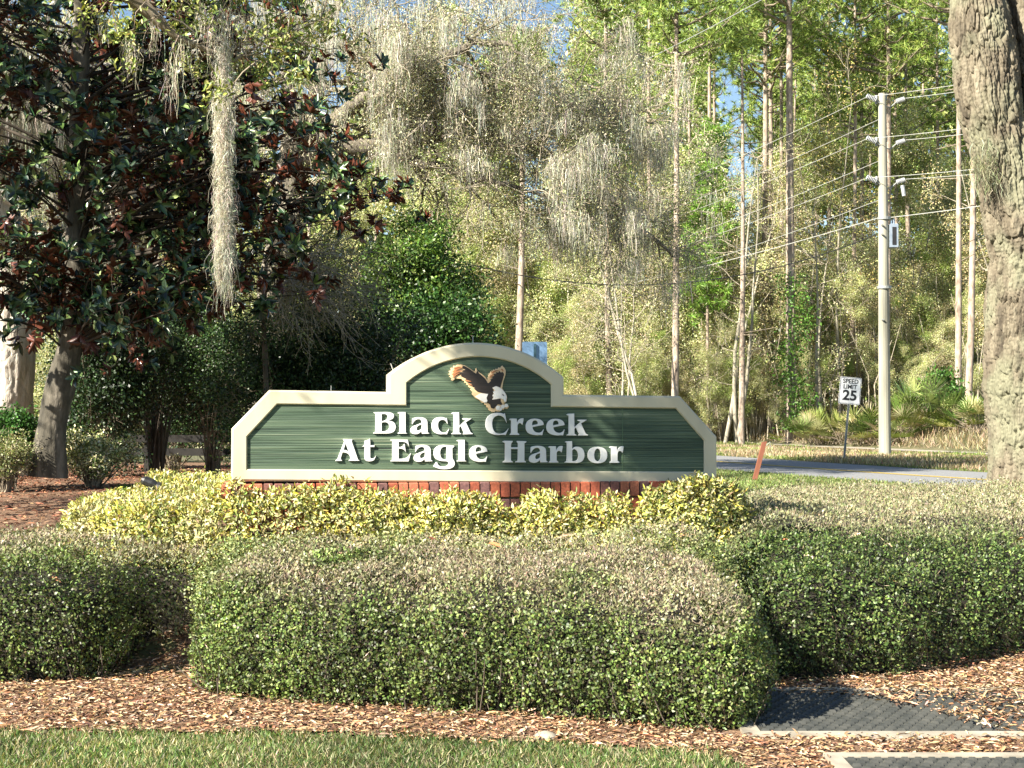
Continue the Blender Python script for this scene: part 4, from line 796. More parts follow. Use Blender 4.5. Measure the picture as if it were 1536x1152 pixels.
more = moss([np.array(at(px, py, 13 + r_.uniform(-.3, .3))) for px, py in [(195, 60), (190, 70), (335, 385), (338, 390), (335, 400), (150, 20), (230, 30), (330, 20), (300, 10), (345, 5), (365, 20), (385, 10), (318, 40), (270, 60), (255, 95)]], 34, .15, .5, .004, r_, .03, cols=((.62, .58, .46), (.52, .49, .38)))
add('hanging_moss', noak, M_MOSS, hang, tuf, more)

# magnolia ----------------------------------------------------------------
r_ = np.random.default_rng(31); YM = 20.0
mag = thing('magnolia_tree', 'dark glossy magnolia at left whose leaves show rust brown undersides', 'tree')
L_, T_ = [], []
trunk = [at(72, 715, YM), at(78, 640, YM), at(95, 560, YM), at(108, 490, YM), at(114, 400, YM), at(116, 250, YM), at(118, 100, YM), at(122, -60, YM), at(124, -300, YM)]
barktrunk('trunk', trunk, [.27, .21, .185, .17, .155, .135, .115, .10, .06], mag, bark_mat('magnolia_bark', (.03, .027, .02), (.09, .08, .06), (.24, .21, .17), 4), 60, 200, .008, 9, 4, 17)
mag_tgt = []
for _ in range(150):                                  # branch ends spread through the crown seen in the photo
    z = r_.uniform(2.7, 7.6); hw = 2.6 + 1.6 * math.sin(max(0, min(1, (z - 2.4) / 3)) * math.pi * .8)
    a = r_.uniform(0, 2*math.pi); q = math.sqrt(r_.random())
    g_ = np.array((-5.9 + math.cos(a) * hw * q, YM + math.sin(a) * 2.0 * q, z))
    if g_[0] < -7.3 and z < 5.2: continue
    mag_tgt.append(g_)
for px, py in ((585, 290), (560, 300), (530, 320), (470, 330), (500, 260), (475, 200), (430, 215), (390, 195), (440, 380), (400, 400), (350, 420), (300, 440), (250, 470), (180, 480), (120, 470), (60, 440), (30, 450), (470, 290), (420, 300), (520, 290), (380, 180), (360, 350), (310, 380), (210, 420), (90, 480), (140, 380), (40, 390), (420, 420), (380, 450), (480, 360)):
    mag_tgt.append(np.array(at(px, py, YM + r_.uniform(-1.2, .3))))
tp = np.array(trunk)
for g_ in mag_tgt:
    za = np.clip(g_[2] - r_.uniform(.2, 1.2), 2.3, 7.5); s0 = np.array([np.interp(za, tp[:, 2], tp[:, 0]), YM, za]); mid = s0 * .45 + g_ * .55 + r_.normal(size=3) * .15 + (0, 0, .25)
    t_ = np.linspace(0, 1, 9)[:, None]; P = (1-t_)**2*s0 + 2*t_*(1-t_)*mid + t_*t_*g_; Lb = np.linalg.norm(g_ - s0)
    L_.append((P, np.linspace(.010 + .006*Lb, .005, 9), 5)); 
    for j in range(9):
        q = P[3 + j % 6] if j else P[-1]; grow(L_, T_, q, nrm((g_ - s0)[None])[0] + r_.normal(size=3) * .8 + (0, 0, .15), r_.uniform(.22, .5), .008, 0 if j % 2 else 1, r_, up=.05, kids=(1, 2), ratio=.7, seg=3, minr=.004)
wood('branches', mag, L_, plain('magnolia_twig', [(.3, (.02, .015, .01)), (.7, (.07, .055, .04))], 5, .9, .3))
TP = np.array([t_[0] for t_ in T_]); TD = np.array([t_[1] for t_ in T_]); ii = r_.permutation(len(TP))[:5600]; TP, TD = TP[ii], nrm(TD[ii] + (-.1, -.18, .3) + .38 * nrm(TP - np.array((-5.9, YM, 4.5))) + r_.normal(size=(len(ii), 3)) * .3)
per = 8; n = len(TP) * per; P = np.repeat(TP, per, 0); Dr = np.repeat(TD, per, 0); s_ = r_.normal(size=(n, 3)); s_ = nrm(s_ - Dr * (s_ * Dr).sum(1, keepdims=True)); D = nrm(Dr * r_.uniform(.05, 1.15, n)[:, None] + s_)
rust = leafset(P, D, nrm(Dr - D * (Dr * D).sum(1, keepdims=True) + 1e-4), r_.uniform(.10, .19, n), r_.uniform(.045, .078, n), palette(n, [(.022, .050, .024), (.035, .075, .032), (.09, .16, .05), (.015, .035, .024), (.18, .25, .08)], .3, r_), 'oval', .12)
add('crown', mag, M_MAG, rust)

# pale oak trunk far left, its crown and moss behind the magnolia ---------
r_ = np.random.default_rng(41)
def mossy_oak(label, base, trunkpath, rads, mat, limbs, nleaf, cols, nmoss, seed, leafL=.07, mossL=(.4, 1.3), per=22, lev=3, twk=None):
    r_ = np.random.default_rng(seed); th = thing('mossy_oak', label, 'tree'); barktrunk('trunk', trunkpath, rads, th, mat, 110, 170, .014, 7, 3, seed)
    L_, T_ = [], []
    for lp, r0, sub in limbs:
        lp = np.array(lp, float); m_ = len(lp); t_ = np.linspace(0, m_-1, m_*4); P = np.stack([np.interp(t_, np.arange(m_), lp[:, c_]) for c_ in range(3)], 1)
        P[1:-1] = (P[:-2] + P[1:-1]*2 + P[2:]) / 4; P[1:-1] += r_.normal(size=P[1:-1].shape) * .05; rd = np.linspace(r0, r0 * .09, len(P)); L_.append((P, rd, 9))
        for j in range(sub):
            i = r_.integers(len(P)//4, len(P)); ax = P[min(i, len(P)-1)] - P[i-1]; ax /= np.linalg.norm(ax) + 1e-9
            grow(L_, T_, P[i-1], ax * .5 + r_.normal(size=3) * (1, .9, .8), r_.uniform(.9, 1.7), rd[i-1] * .5, lev, r_, up=.01, wig=.28, kids=(3, 4), ratio=.64, spread=1.0, minr=.009)
    big = [l for l in L_ if l[1][0] > .03]; fine = [l for l in L_ if l[1][0] <= .03]
    wood('branches', th, big, mat); 
    if fine: wood('twigs', th, fine, twk or M_TWIGL, smooth=False)
    if nleaf: add('crown', th, M_LEAF, leaves_at(T_, nleaf, .2, leafL, leafL*.45, cols, r_))
    T = np.array([t_[0] for t_ in T_] + [q + r_.normal(size=3) * .1 for l in limbs for q in np.array(l[0])[1:] for _ in range(12)]); w_ = noise(T, 1.1, seed) ** 4; i = r_.choice(len(T), nmoss, p=w_ / w_.sum()); h_ = nmoss // 2
    if nmoss: add('hanging_moss', th, M_MOSS, moss(T[i[:h_]] - (0, 0, .02), per, *mossL, .008, r_, .07), moss(T[i[h_:]], per, mossL[0] * .4, mossL[1] * .55, .010, r_, .12))
    return th, T_
YQ = 25.0
mossy_oak('oak with very pale sunlit trunk at the left edge behind the magnolia', None,
    [at(-2, 730, YQ), at(5, 640, YQ), at(14, 560, YQ), at(10, 470, YQ), at(-5, 380, YQ), at(-30, 250, YQ)], [.68, .50, .44, .44, .46, .42], M_PALE,
    [([at(-20, 330, YQ), at(60, 220, YQ), at(160, 120, YQ+.5), at(280, 20, YQ+1)], .26, 13), ([at(-25, 280, YQ), at(-40, 120, YQ), at(20, -60, YQ)], .28, 9),
     ([at(0, 400, YQ), at(100, 350, YQ+.5), at(220, 300, YQ+1), at(330, 260, YQ+1.5)], .18, 12), ([at(-20, 330, YQ), at(50, 120, YQ+1), at(90, -30, YQ+1.5)], .2, 9)],
    9000, [(.16, .18, .07), (.24, .25, .11)], 900, 42, mossL=(.3, 1.1), per=34)
YC = 33.0
OL = [(.24, .26, .11), (.34, .34, .17), (.43, .41, .26), (.15, .17, .06), (.48, .45, .32)]
mossy_oak('broad grey oak in the centre, bare twigs and curtains of hanging moss above the sign', None,
    [at(400, 700, YC), at(405, 560, YC), at(415, 420, YC), at(432, 300, YC), at(445, 200, YC)], [.5, .42, .38, .36, .34], M_LIMB,
    [([at(440, 230, YC), at(475, 120, YC), at(505, 0, YC), at(520, -90, YC)], .24, 14),
     ([at(440, 230, YC), at(430, 100, YC), at(400, -20, YC), at(370, -120, YC)], .20, 12),
     ([at(450, 220, YC), at(540, 150, YC-.5), at(640, 90, YC-1), at(740, 60, YC-1.5), at(800, 90, YC-2)], .22, 24),
     ([at(450, 240, YC), at(560, 220, YC), at(680, 190, YC+.5), at(790, 215, YC+.5), at(900, 290, YC), at(960, 345, YC-.3), at(1010, 385, YC-.5)], .26, 26),
     ([at(560, 220, YC), at(680, 260, YC-.5), at(760, 275, YC-1), at(840, 300, YC-1.5)], .12, 16),
     ([at(680, 190, YC+.5), at(800, 160, YC), at(900, 165, YC), at(985, 185, YC+.5)], .13, 18),
     ([at(505, 0, YC), at(580, -60, YC), at(680, -80, YC)], .12, 9)],
    150000, OL, 1500, 43, leafL=.05, mossL=(.2, 1.0), per=28)

# generic crowned shrub / tree made of leaf sprays ------------------------
def bushy(name, label, cat, px, py, Y, wx, wz, depth, nleaf, L, W, cols, seed, mat=None, group=None, stems=9, bark=None, zb=None, kind='quad', clump=.16, ncl=120, twigmat=None, shape=.0, hollow=.55, mossn=0):
    """crown centred at photo (px, py), half width wx and half height wz in metres, standing on the ground"""
    r_ = np.random.default_rng(seed); c_ = np.array(at(px, py, Y)); gz = float(G(c_[0], Y)); th = thing(name, label, cat, group, loc=(c_[0], Y, gz)); c_ = np.array((0, 0, c_[2] - gz))
    u = rdir(ncl, r_) * (r_.random((ncl, 1)) ** hollow); u[:, 2] = np.where(u[:, 2] < 0, u[:, 2] * (1 - shape), u[:, 2]); K = c_ + u * (wx, depth, wz) * (1 + .18 * r_.normal(size=(ncl, 1)))
    K = K[K[:, 2] > .05]; L_ = []; ns = max(1, stems)
    for i in range(len(K)):
        if i % 2 and len(K) > 60: continue
        a = (i % ns) / ns * 6.28; b0 = np.array((math.cos(a) * .12 * wx * (ns > 1), math.sin(a) * .1 * (ns > 1), -.05)); mid = b0 * .4 + K[i] * .35 + np.array((0, 0, K[i][2] * .25)) + r_.normal(size=3) * .08
        t_ = np.linspace(0, 1, 7)[:, None]; P = (1-t_)**2*b0 + 2*t_*(1-t_)*mid + t_*t_*K[i]
        L_.append((P, np.linspace(.012 + .012 * wz * (i < ns * 2), .004, 7), 5))
        for _ in range(2): grow(L_, [], P[5], K[i] - c_ + r_.normal(size=3) * .5, .3 * wx ** .5, .006, 1, r_, kids=(2, 3), seg=3, minr=.003)
    wood('stems', th, L_, bark or M_TWIG, smooth=False)
    n = nleaf; i = r_.integers(0, len(K), n); P = K[i] + r_.normal(size=(n, 3)) * clump * (1, 1, .8); P = P[P[:, 2] > .02]; n = len(P)
    D = nrm(r_.normal(size=(n, 3)) + (0, 0, .2) + .5 * nrm(P - c_)); Nn = nrm(r_.normal(size=(n, 3)) * .7 + nrm(P - c_) * .7 + (0, 0, .4))
    cl = (.65 + .7 * noise(P + th.location, 1.7, seed))[:, None]
    v, f, cc = leafset(P, D, Nn, r_.uniform(.7, 1.3, n) * L, r_.uniform(.7, 1.3, n) * W, palette(n, cols, .25, r_) * cl, kind, .08)
    mk('foliage', v, f, mat or M_LEAF, th, col=cc)
    if mossn: add('hanging_moss', th, M_MOSS, moss(K[r_.integers(0, len(K), mossn)], 14, .3, .9, .01, r_, .05))
    return th
SHADED_GREEN = [(.010, .024, .008), (.018, .040, .011), (.03, .062, .016), (.06, .11, .03)]  # greens darkened so the shade on these shrubs is in the colour
bushy('evergreen_tree', 'rounded bright green tree with glossy leaves behind the left shoulder of the arch', 'tree', 636, 425, 28, 1.15, 1.3, 1.0, 30000, .075, .04, [(.06, .12, .02), (.10, .18, .03), (.18, .26, .05), (.03, .07, .014)], 51, clump=.2, ncl=64, mat=M_GLOSSY, hollow=.38)
bushy('evergreen_shrub', 'dark green spreading shrub directly behind the arch, below the bright tree', 'shrub', 650, 505, 27, 1.3, .8, .9, 26000, .07, .04, [(.018, .052, .010), (.03, .078, .016), (.05, .11, .022)], 52, clump=.22, ncl=60, mat=M_GLOSSY, hollow=.7)
bushy('olive_shrub', 'dull olive shrub behind the fence, left of the thin dark stems', 'shrub', 190, 640, 33, 1.4, .8, .6, 9000, .07, .04, [(.10, .13, .04), (.16, .19, .07)], 152, clump=.25, ncl=60)
bushy('olive_shrub', 'dull olive shrub behind the fence, close to the left end of the sign', 'shrub', 320, 640, 35, 1.5, .8, .6, 9000, .07, .04, [(.10, .13, .04), (.16, .19, .07), (.3, .3, .15)], 153, clump=.25, ncl=60)
bushy('evergreen_shrub', 'dense small leaved holly behind the left end of the sign', 'shrub', 420, 575, 22.8, 1.2, 1.3, 1.0, 40000, .045, .028, [(.018, .042, .011), (.03, .066, .016), (.06, .11, .03), (.012, .028, .008)], 53, clump=.17, ncl=150, mat=M_GLOSSY)  # holly leaf colours darkened to imitate shade
bushy('evergreen_shrub', 'dense holly left of the sign, over the dark fence', 'shrub', 320, 545, 25.6, .85, 1.05, .9, 30000, .045, .028, [(.018, .042, .011), (.03, .066, .016), (.06, .11, .03), (.012, .028, .008)], 54, clump=.16, ncl=120, mat=M_GLOSSY)  # same holly colours, with shade painted in
bushy('multi_stem_shrub', 'open dark shrub with many thin stems above the fence and the cream bush', 'shrub', 235, 525, 26.5, .85, .95, .7, 13000, .05, .03, SHADED_GREEN, 55, stems=14, bark=M_DARKBARK, clump=.2, ncl=90)
bushy('evergreen_shrub', 'tall shadowed shrub between the magnolia trunk and the thin stems', 'shrub', 150, 560, 24.5, .8, 1.45, .8, 26000, .06, .035, SHADED_GREEN[:3], 56, clump=.2, ncl=110)
bushy('evergreen_shrub', 'dark shrub mass right behind the sign below the drooping twigs', 'shrub', 530, 545, 22.9, 1.0, .95, .8, 22000, .055, .032, SHADED_GREEN[:3], 57, clump=.2, ncl=110)
bushy('olive_shrub', 'olive shrub with pale drooping bare twigs between the magnolia and the bright green tree', 'shrub', 470, 420, 23.5, 1.15, .9, .7, 13000, .045, .02, [(.13, .14, .05), (.19, .19, .08), (.09, .11, .03)], 58, clump=.17, ncl=110, bark=M_DARKBARK, stems=3)
# pale drooping twigs in front of it
r_ = np.random.default_rng(61); tw = thing('twiggy_shrub', 'tangle of bare pale twigs fanning downward above the left wing of the sign', 'shrub'); L_, T_ = [], []
wood('trunk', tw, [(np.array([at(392, 720, 21.8), at(400, 600, 21.8), at(395, 480, 21.8), at(400, 380, 21.8), at(420, 340, 21.8)]), np.array([.05, .045, .035, .025, .015]), 6)], M_DARKBARK)
for _ in range(60): grow(L_, T_, at(r_.uniform(390, 470), r_.uniform(370, 440), 21.8 + r_.uniform(-.4, .4)), (1 + r_.normal()*.7, r_.normal()*.6, -.25 + r_.normal()*.5), r_.uniform(.5, 1.0), .011, 2, r_, wig=.2, kids=(3, 4), ratio=.6, seg=5, droop=.06, minr=.0035, spread=.6)
wood('branches', tw, L_, M_TWIGL, smooth=False); add('foliage', tw, M_LEAF, leaves_at(T_, 5000, .06, .035, .015, [(.16, .17, .06), (.24, .23, .11)], r_))
CR = [(.75, .72, .42), (.80, .78, .52), (.60, .60, .30), (.20, .26, .07), (.12, .18, .05)]
bushy('evergreen_shrub', 'broad nearly black shrub deep in shade behind the fence and thin stems', 'shrub', 250, 585, 29.5, 1.9, 1.05, .6, 30000, .06, .035, SHADED_GREEN[:3], 154, clump=.22, ncl=120)  # added to close a dark gap, leaves coloured as if in shade
bushy('variegated_bush', 'rounded cream and green variegated bush beside the dark magnolia trunk', 'bush', 140, 680, 20.6, .42, .30, .4, 9000, .045, .02, CR, 71, clump=.06, ncl=120)
bushy('green_bush', 'dark green leafy bush at the left edge below the pale trunk', 'bush', 15, 648, 20.4, .5, .26, .4, 9000, .055, .03, [(.04, .11, .02), (.06, .16, .03), (.03, .07, .015)], 72, clump=.08, ncl=90, mat=M_GLOSSY)
bushy('variegated_bush', 'faded olive variegated bush at the left edge under the green bush', 'bush', 8, 682, 19.6, .42, .26, .35, 8000, .035, .016, [(.30, .30, .14), (.18, .22, .07), (.12, .15, .05), (.40, .38, .22)], 73, clump=.07, ncl=100)
bushy('small_weed', 'small weed growing up between the mulch and the dark fence', 'plant', 262, 695, 24.6, .12, .2, .1, 160, .05, .015, [(.2, .2, .08)], 74, clump=.05, ncl=12)

# dark rail fence ----------------------------------------------------------
m_fence = plain('dark_stained_wood', [(.3, (.006, .005, .004)), (.7, (.016, .013, .010))], 8, .8, .3)
fe = thing('rail_fence', 'dark wooden rail fence low behind the shrubs, left of the sign', 'fence', loc=(-9, 28, 0)); z0 = .33
q = MB()
for zc in (at(0, 658, 28)[2], at(0, 678, 28)[2]): q.box((0, -.03, zc - .07), (9.4, .02, zc + .07))
q.build('rail', m_fence, fe)
for i in range(6): q = MB(); q.box((.25 + i * 1.78, .021, 0), (.40 + i * 1.78, .17, at(0, 652, 28)[2])); q.build('post', m_fence, fe)

# ------------------------------------------------------------------ the wood across the road
PG = 'tall pines in the wood across the road'
def tuft_set(K, n, L, w_, cols, r_):     # needle tufts: stars of thin triangles
    P = np.repeat(K, n, 0); m_ = len(P); D = nrm(r_.normal(size=(m_, 3)) + (0, 0, .25)); return leafset(P, D, r_.normal(size=(m_, 3)), r_.uniform(.7, 1.2, m_) * L, w_, palette(m_, cols, .25, r_), 'tri')
PNC = [(.19, .28, .055), (.28, .38, .08), (.37, .46, .12), (.11, .17, .035)]
def pine_mesh(H, r0, crown0, crw, seed, nb=52, cols=PNC, bend=.3, dead=6):
    r_ = np.random.default_rng(seed); L_, K = [], []; n = 14; z = np.linspace(-.3, H, n); b1, b2 = r_.normal(size=2) * bend
    P = np.stack([b1 * np.sin(z / H * 2.4), b2 * np.sin(z / H * 2), z], 1); P[0, :2] = P[1, :2] = 0
    tr = (P, np.linspace(r0, r0 * .28, n) * (1 + .12 * (np.arange(n) == 0)), 12); at_ = lambda zz: np.array([np.interp(zz, z, P[:, c_]) for c_ in range(3)])
    for i in range(nb):
        f_ = r_.random(); zz = crown0 + (H - crown0) * f_; a = r_.uniform(0, 6.28); ln = crw * (1.05 - .6 * f_) * r_.uniform(.5, 1.1); o = at_(zz)
        d = np.array((math.cos(a), math.sin(a), .25)); t_ = np.linspace(0, 1, 6)[:, None]; B = o + d * ln * t_ + np.array((0, 0, .25)) * ln * t_**2 + r_.normal(size=(6, 3)) * .06; L_.append((B, np.linspace(.035 + ln*.012, .012, 6), 4))
        for q in range(7):
            s_ = B[r_.integers(2, 6)] + r_.normal(size=3) * (.35, .35, .22); K.append(s_)
            if q % 2: L_.append((np.array([B[3], s_]), np.array([.014, .008]), 3))
            K.append(s_ + r_.normal(size=3) * .22)
    for i in range(dead):
        zz = r_.uniform(H * .25, crown0); a = r_.uniform(0, 6.28); o = at_(zz); ln = r_.uniform(.4, 1.6); L_.append((np.array([o, o + np.array((math.cos(a), math.sin(a), r_.uniform(-.1, .5))) * ln]), np.array([.03, .01]), 4))
    K = np.array(K); return tr, L_, tuft_set(K, 26, .32, .036, cols, r_)
def pine(label, px, Y, H, wpx, crown0, crw, seed, **kw):
    x = (px - CX) / F * Y; th = thing('pine_tree', label, 'tree', PG, loc=(x, Y, float(G(x, Y)))); tr, L_, nd = pine_mesh(H, wpx / 2 / F * Y, crown0, crw, seed, **kw)
    v, f = tubes([tr]); mk('trunk', v, f, M_PINE, th, smooth=True); wood('branches', th, L_, M_TWIG); add('crown', th, M_LEAF, nd); return th
pine('thickest straight pine trunk between sign and utility pole, vines at its foot', 1187, 62, 26, 17, 17.5, 3.2, 101, bend=.1)
pine('pale slender pine rising just right of the drooping moss, nearest the sign', 1012, 58, 24, 12, 15, 2.8, 102, bend=.25)
pine('grey pine standing left of the thickest trunk, the left one of a close pair', 1143, 66, 26, 12, 15.5, 3.0, 103, bend=.15)
pine('grey pine between the thickest pine and its twin on the left', 1155, 67, 25, 10, 15, 2.8, 104, bend=.15)
pine('dark slim pine right behind the thickest trunk on its left side', 1174, 74, 27, 9, 17, 2.8, 105, bend=.1)
pine('forking pine seen above the top of the utility pole', 1328, 64, 25, 11, 14, 3.0, 106, bend=.25)
pine('pink barked pine beside the big oak, left one of two', 1437, 60, 25, 11, 16, 3.0, 107, bend=.1)
pine('pink barked pine touching the big oak in the photo, right one of two', 1453, 61, 26, 12, 17, 3.0, 108, bend=.1)
pine('slender pine in the middle distance between the thickest trunk and the utility pole', 1242, 72, 26, 8, 15, 2.9, 109, bend=.15)
pine('thin pale pine with short dead stubs just right of the sign', 1112, 60, 17, 10, 15.5, .8, 110, nb=6, bend=.35, dead=16)
pine('bright young pine clothed in needles nearly to its middle, left of the grey pair', 1062, 64, 13.5, 6, 5.5, 1.2, 111, nb=44, cols=[(.16, .30, .04), (.20, .36, .05), (.26, .42, .08)], bend=.1, dead=0)
pine('twisted old pine with bare side branch in a gap of blue sky', 1088, 70, 24, 10, 17, 2.2, 112, bend=.5)
pine('pine hidden low by moss, behind the end of the drooping oak bough', 772, 60, 16.5, 14, 14.5, 1.2, 113, bend=.2)
pine('large pine at the upper middle with heavy foliage at the edge of the sky gap', 915, 64, 24, 11, 14, 2.7, 114, nb=48, bend=.2)
pine('pine with its crown at the top of the photo above the speed sign', 1275, 66, 24, 8, 13, 3.3, 115, nb=44, bend=.2)
# more distant pines, all alike
src = [pine('slim distant pine lost among the others at the back of the wood', 960, 80, 24, 9, 14, 2.8, 120 + i, nb=30) for i in range(3)]
r_ = np.random.default_rng(131); k = 0
spots = [(900, 84), (925, 86), (985, 78), (1035, 84), (1075, 90), (1160, 84), (1150, 92), (1165, 88), (1205, 80), (1222, 90), (1258, 84), (1290, 78), (1305, 92), (1350, 82), (1372, 76), (1395, 88), (1412, 80), (1470, 86), (1500, 78), (1530, 84), (700, 90), (640, 84), (560, 92), (470, 86), (330, 90), (230, 84), (120, 92), (40, 86), (1600, 80), (-40, 88)]
for i, (px, Y) in enumerate(spots):
    s_ = src[i % 3]
    if i < 3: o = s_
    else:
        o = s_.copy(); COL.objects.link(o)
        for c_ in s_.children: c2 = c_.copy(); COL.objects.link(c2); c2.parent = o
    x = (px - CX) / F * Y; o.location = (x, Y, float(G(x, Y))); o.rotation_euler = (0, 0, r_.uniform(0, 6.28)); s2 = r_.uniform(.8, 1.1); o.scale = (s2, s2, s2)

# understory trees: olive green scrub with pale twigs
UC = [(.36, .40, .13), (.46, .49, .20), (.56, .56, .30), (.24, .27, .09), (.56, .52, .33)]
US = thing  # noqa
def scrub(label, px, Y, H, wx, seed, cols=UC, nleaf=26000, L=.085, group='scrubby small trees in the wood', lev=3, twm=None, name='scrub_tree', tr=.06):
    r_ = np.random.default_rng(seed); x = (px - CX) / F * Y; th = thing(name, label, 'tree', group, loc=(x, Y, float(G(x, Y)))); L_, T_ = [], []
    for s_ in range(r_.integers(1, 4)):
        b0 = np.array((r_.normal()*.2, r_.normal()*.2, -.1)); P = [b0]; d = np.array((r_.normal()*.12, r_.normal()*.12, 1)); m_ = 9
        for j in range(m_): d = d + r_.normal(size=3) * (.07, .07, 0); P.append(P[-1] + d / np.linalg.norm(d) * H / m_)
        P = np.array(P); L_.append((P, np.linspace(tr * r_.uniform(.8, 1.4), .015, m_+1), 6))
        for j in range(13):
            i = r_.integers(2, m_+1); a = r_.uniform(0, 6.28); grow(L_, T_, P[i], (math.cos(a), math.sin(a), r_.uniform(.1, .9)), wx * r_.uniform(.4, .9), .022, lev-1, r_, up=.03, wig=.22, kids=(3, 4), ratio=.6, seg=4, minr=.006)
    big = [l for l in L_ if len(l[0]) == 10]; wood('trunk', th, big, M_GRAYB); wood('branches', th, [l for l in L_ if len(l[0]) != 10], twm or M_TWIGL, smooth=False)
    if nleaf: add('crown', th, M_LEAF, leaves_at(T_, nleaf, .22, L, L*.5, cols, r_, jit=.3))
    return th
protos = [scrub('scrubby olive green small tree massed in the wood behind the road', 900, 70, 9 + i, 2.0, 140 + i, cols=[UC, UC, [(.26, .34, .08), (.34, .42, .12), (.20, .26, .07)], [(.40, .35, .18), (.48, .42, .24), (.30, .28, .12)], UC][i]) for i in range(5)]
r_ = np.random.default_rng(151)
sp_ = [(px + r_.uniform(-14, 14), Y + r_.uniform(0, 3)) for Y, st_ in ((65.5, 36), (71, 36), (80, 50)) for px in range(650, 1560, st_)] + [(px + r_.uniform(-12, 12), 64 + r_.uniform(-.8, 1.2)) for px in range(840, 1200, 24)] + [(px + r_.uniform(-12, 12), 64.2 + r_.uniform(-.8, 1.1)) for px in range(1215, 1540, 28)] + [(px + r_.uniform(-20, 20), 74 + r_.uniform(-6, 8)) for px in range(-60, 640, 60)]
for i, (px, Y) in enumerate(sp_):
    s_ = protos[i % 5]
    if i < 5: o = s_
    else:
        o = s_.copy(); COL.objects.link(o)
        for c_ in s_.children: c2 = c_.copy(); COL.objects.link(c2); c2.parent = o
    x = (px - CX) / F * Y; o.location = (x, Y, float(G(x, Y))); o.rotation_euler = (0, 0, r_.uniform(0, 6.28)); s2 = r_.uniform(.65, 1.15) if Y > 65.4 or i < 5 else r_.uniform(.3, .5); o.scale = (s2, s2, s2)
bt = 'leafless pale trees in the wood'
scrub('leafless pale twiggy tree with a fan of upright branches left of the grey pine pair', 1098, 62, 12, 2.0, 161, nleaf=1500, group=bt, name='bare_tree', tr=.1)
scrub('leafless pale branching tree between the thickest pine and the utility pole', 1232, 63, 9.5, 2.4, 162, nleaf=2500, group=bt, name='bare_tree', tr=.08)
scrub('golden leaved small tree whose crown is left of the utility pole top', 1262, 65, 14.5, 2.2, 163, cols=[(.38, .30, .10), (.30, .26, .08), (.26, .28, .09)], nleaf=7000, group=bt, name='golden_tree', tr=.1)
scrub('straight pale sapling rising above the right wing of the sign', 930, 60, 8, 1.4, 164, nleaf=1500, group=bt, name='bare_tree', tr=.05)
scrub('tan haze of fine bare twigs over the drooping moss bough', 960, 56, 14, 3.4, 165, cols=[(.34, .30, .17), (.28, .26, .13)], nleaf=9000, group=bt, name='bare_tree', tr=.06)
# vine on the thickest pine
x = (1192 - CX) / F * 61.4; vn = thing('climbing_vine', 'bright green leafy vine climbing the foot of the thickest pine', 'plant', loc=(x, 61.4, .6))
n = 2600; r_ = np.random.default_rng(171); zz = r_.random(n) ** 1.3 * 6.5; P = np.stack([r_.normal(0, .38, n) + .25 * np.sin(zz * 1.7), r_.normal(0, .3, n), zz], 1)
z_ = leafset(P, rdir(n, r_), nrm(rdir(n, r_) + (-.3, -.6, .5)), r_.uniform(.10, .18, n), .08, palette(n, [(.06, .13, .02), (.10, .20, .03)], .2, r_), 'quad', .05); mk('foliage', z_[0], z_[1], M_LEAF, vn, col=z_[2])
q = MB(); q.tube([(0, 0, -.1), (.1, 0, 2), (-.1, 0, 4), (.05, 0, 6.5)], .03, 6); q.build('stem', M_TWIG, vn)
# far wood as one mass
r_ = np.random.default_rng(181); n = 260000; Y = r_.uniform(94, 112, n); px = r_.uniform(-220, 1780, n); x = (px - CX) / F * Y
gap = np.exp(-((px - 812) / 34) ** 2) + np.exp(-((px - 1118) / 30) ** 2) + .7 * np.exp(-((px - 455) / 70) ** 2)
top = 20 + 10 * noise(np.stack([x, Y * .3, 0*x], 1), .22, 91) + 4 * noise(np.stack([x, Y*.3, 0*x], 1), .8, 92) - 17 * gap
z = r_.random(n) ** .85 * top; P = np.stack([x, Y, z], 1); k = noise(P, .55, 93) > .30; P = P[k]; n = len(P)
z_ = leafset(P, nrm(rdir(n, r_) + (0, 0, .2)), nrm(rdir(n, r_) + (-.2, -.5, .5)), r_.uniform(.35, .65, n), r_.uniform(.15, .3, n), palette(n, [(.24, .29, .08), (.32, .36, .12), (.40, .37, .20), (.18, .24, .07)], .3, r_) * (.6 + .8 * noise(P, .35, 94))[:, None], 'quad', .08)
tag(mk('far_wood', z_[0], z_[1], M_LEAF, col=z_[2]), kind='stuff')
# thin poles at the wood edge (undergrowth stems)
L_ = []
for _ in range(230):
    px = r_.uniform(1040, 1560); Y = r_.uniform(63, 76); x = (px - CX) / F * Y; g_ = float(G(x, Y)); h = r_.uniform(1.5, 6); L_.append((np.array([(x, Y, g_ - .1), (x + r_.normal()*.2, Y, g_ + h*.5), (x + r_.normal()*.5, Y, g_ + h)]), np.linspace(r_.uniform(.02, .05), .01, 3), 4))
v, f = tubes(L_); tag(mk('undergrowth', v, f, M_TWIGL), kind='stuff')
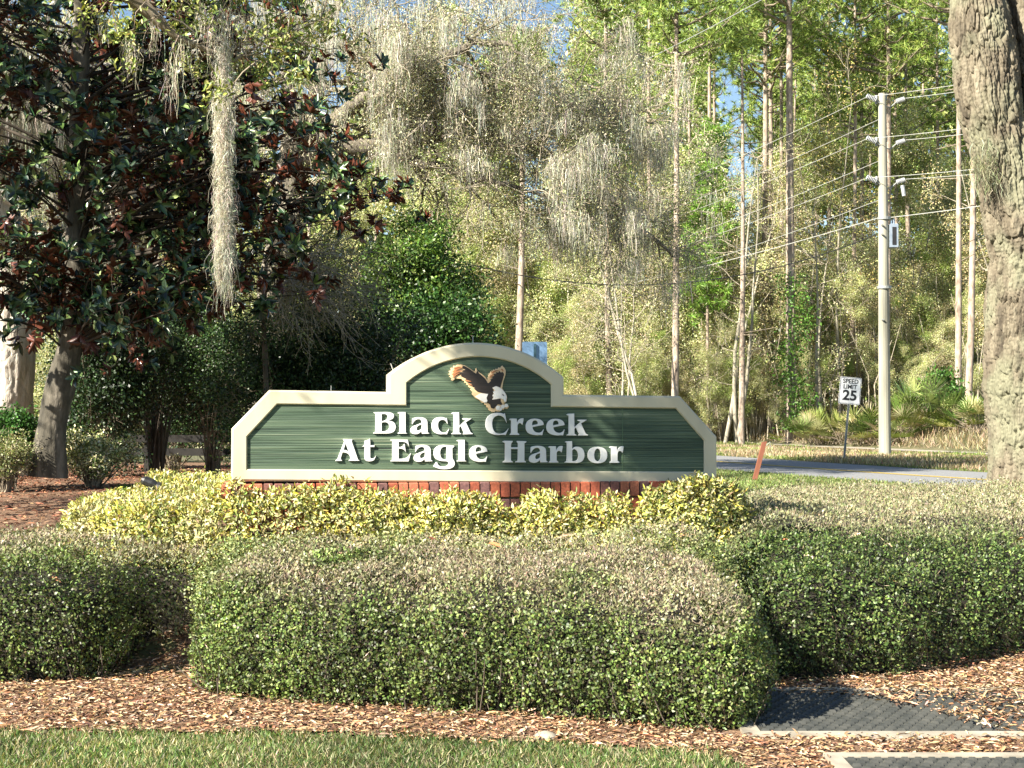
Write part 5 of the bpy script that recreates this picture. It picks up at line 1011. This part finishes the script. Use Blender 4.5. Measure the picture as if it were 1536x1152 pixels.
# palmettos ----------------------------------------------------------------
def palmetto(px, py, Y, H, label, seed, nf=30, cols=((.14, .19, .04), (.22, .28, .07), (.34, .36, .13), (.07, .11, .02), (.38, .33, .18))):
    r_ = np.random.default_rng(seed); x = (px - CX) / F * Y; th = thing('saw_palmetto', label, 'plant', 'saw palmettos at the edge of the wood', loc=(x, Y, float(G(x, Y)))); th.scale = (.85, .85, .82); L_, sets = [], []
    for i in range(nf):
        a = r_.uniform(0, 6.28); el = r_.uniform(.15, 1.35); ln = H * r_.uniform(.35, .68); d = np.array((math.cos(a) * math.cos(el), math.sin(a) * math.cos(el), math.sin(el))); b0 = np.array((r_.normal() * .35, r_.normal() * .25, .05)); tip = b0 + d * ln
        L_.append((np.array([b0, b0 + d * ln * .5 + (0, 0, .05), tip]), np.array([.018, .014, .010]), 3)); m_ = 22
        s_ = nrm(np.cross(d, (0, 0, 1.))[None])[0]; up = np.cross(s_, d); an = np.linspace(-1.75, 1.75, m_)
        D = d[None] * np.cos(an)[:, None] + s_[None] * np.sin(an)[:, None] + up * .15 + r_.normal(size=(m_, 3)) * .05
        sets.append(leafset(np.tile(tip, (m_, 1)), D, np.tile(up, (m_, 1)) + r_.normal(size=(m_, 3)) * .2, H * .36 * (1 - .25 * np.abs(an) / 1.75), .045, np.tile(palette(1, cols, .2, r_), (m_, 1)), 'quad', .03))
    wood('stems', th, L_, M_TWIG, smooth=False); add('fronds', th, M_LEAF, *sets)
for i, a_ in enumerate([(1218, 655, 59, 2.1, 'palmetto clump farthest left, beside the vine covered pine foot'), (1258, 655, 58.5, 2.0, 'palmetto clump showing behind the speed sign post'), (1300, 655, 57, 2.2, 'palmetto clump tucked against the left side of the utility pole'),
        (1350, 655, 56, 2.3, 'palmetto clump just right of the utility pole with a dead pale frond'), (1388, 652, 57, 3.0, 'tallest palmetto clump, right of the utility pole'), (1422, 652, 56, 2.2, 'palmetto clump in front of the pink pines'), (1468, 655, 54, 2.1, 'palmetto clump nearest the big oak trunk')]):
    palmetto(*a_, 190 + i)
bushy('leafy_shrub', 'broad leaved green shrub among the palmettos right of the pole', 'shrub', 1412, 610, 58.5, .8, 1.3, .6, 3500, .16, .08, [(.05, .12, .02), (.08, .17, .03)], 199, clump=.25, ncl=50)
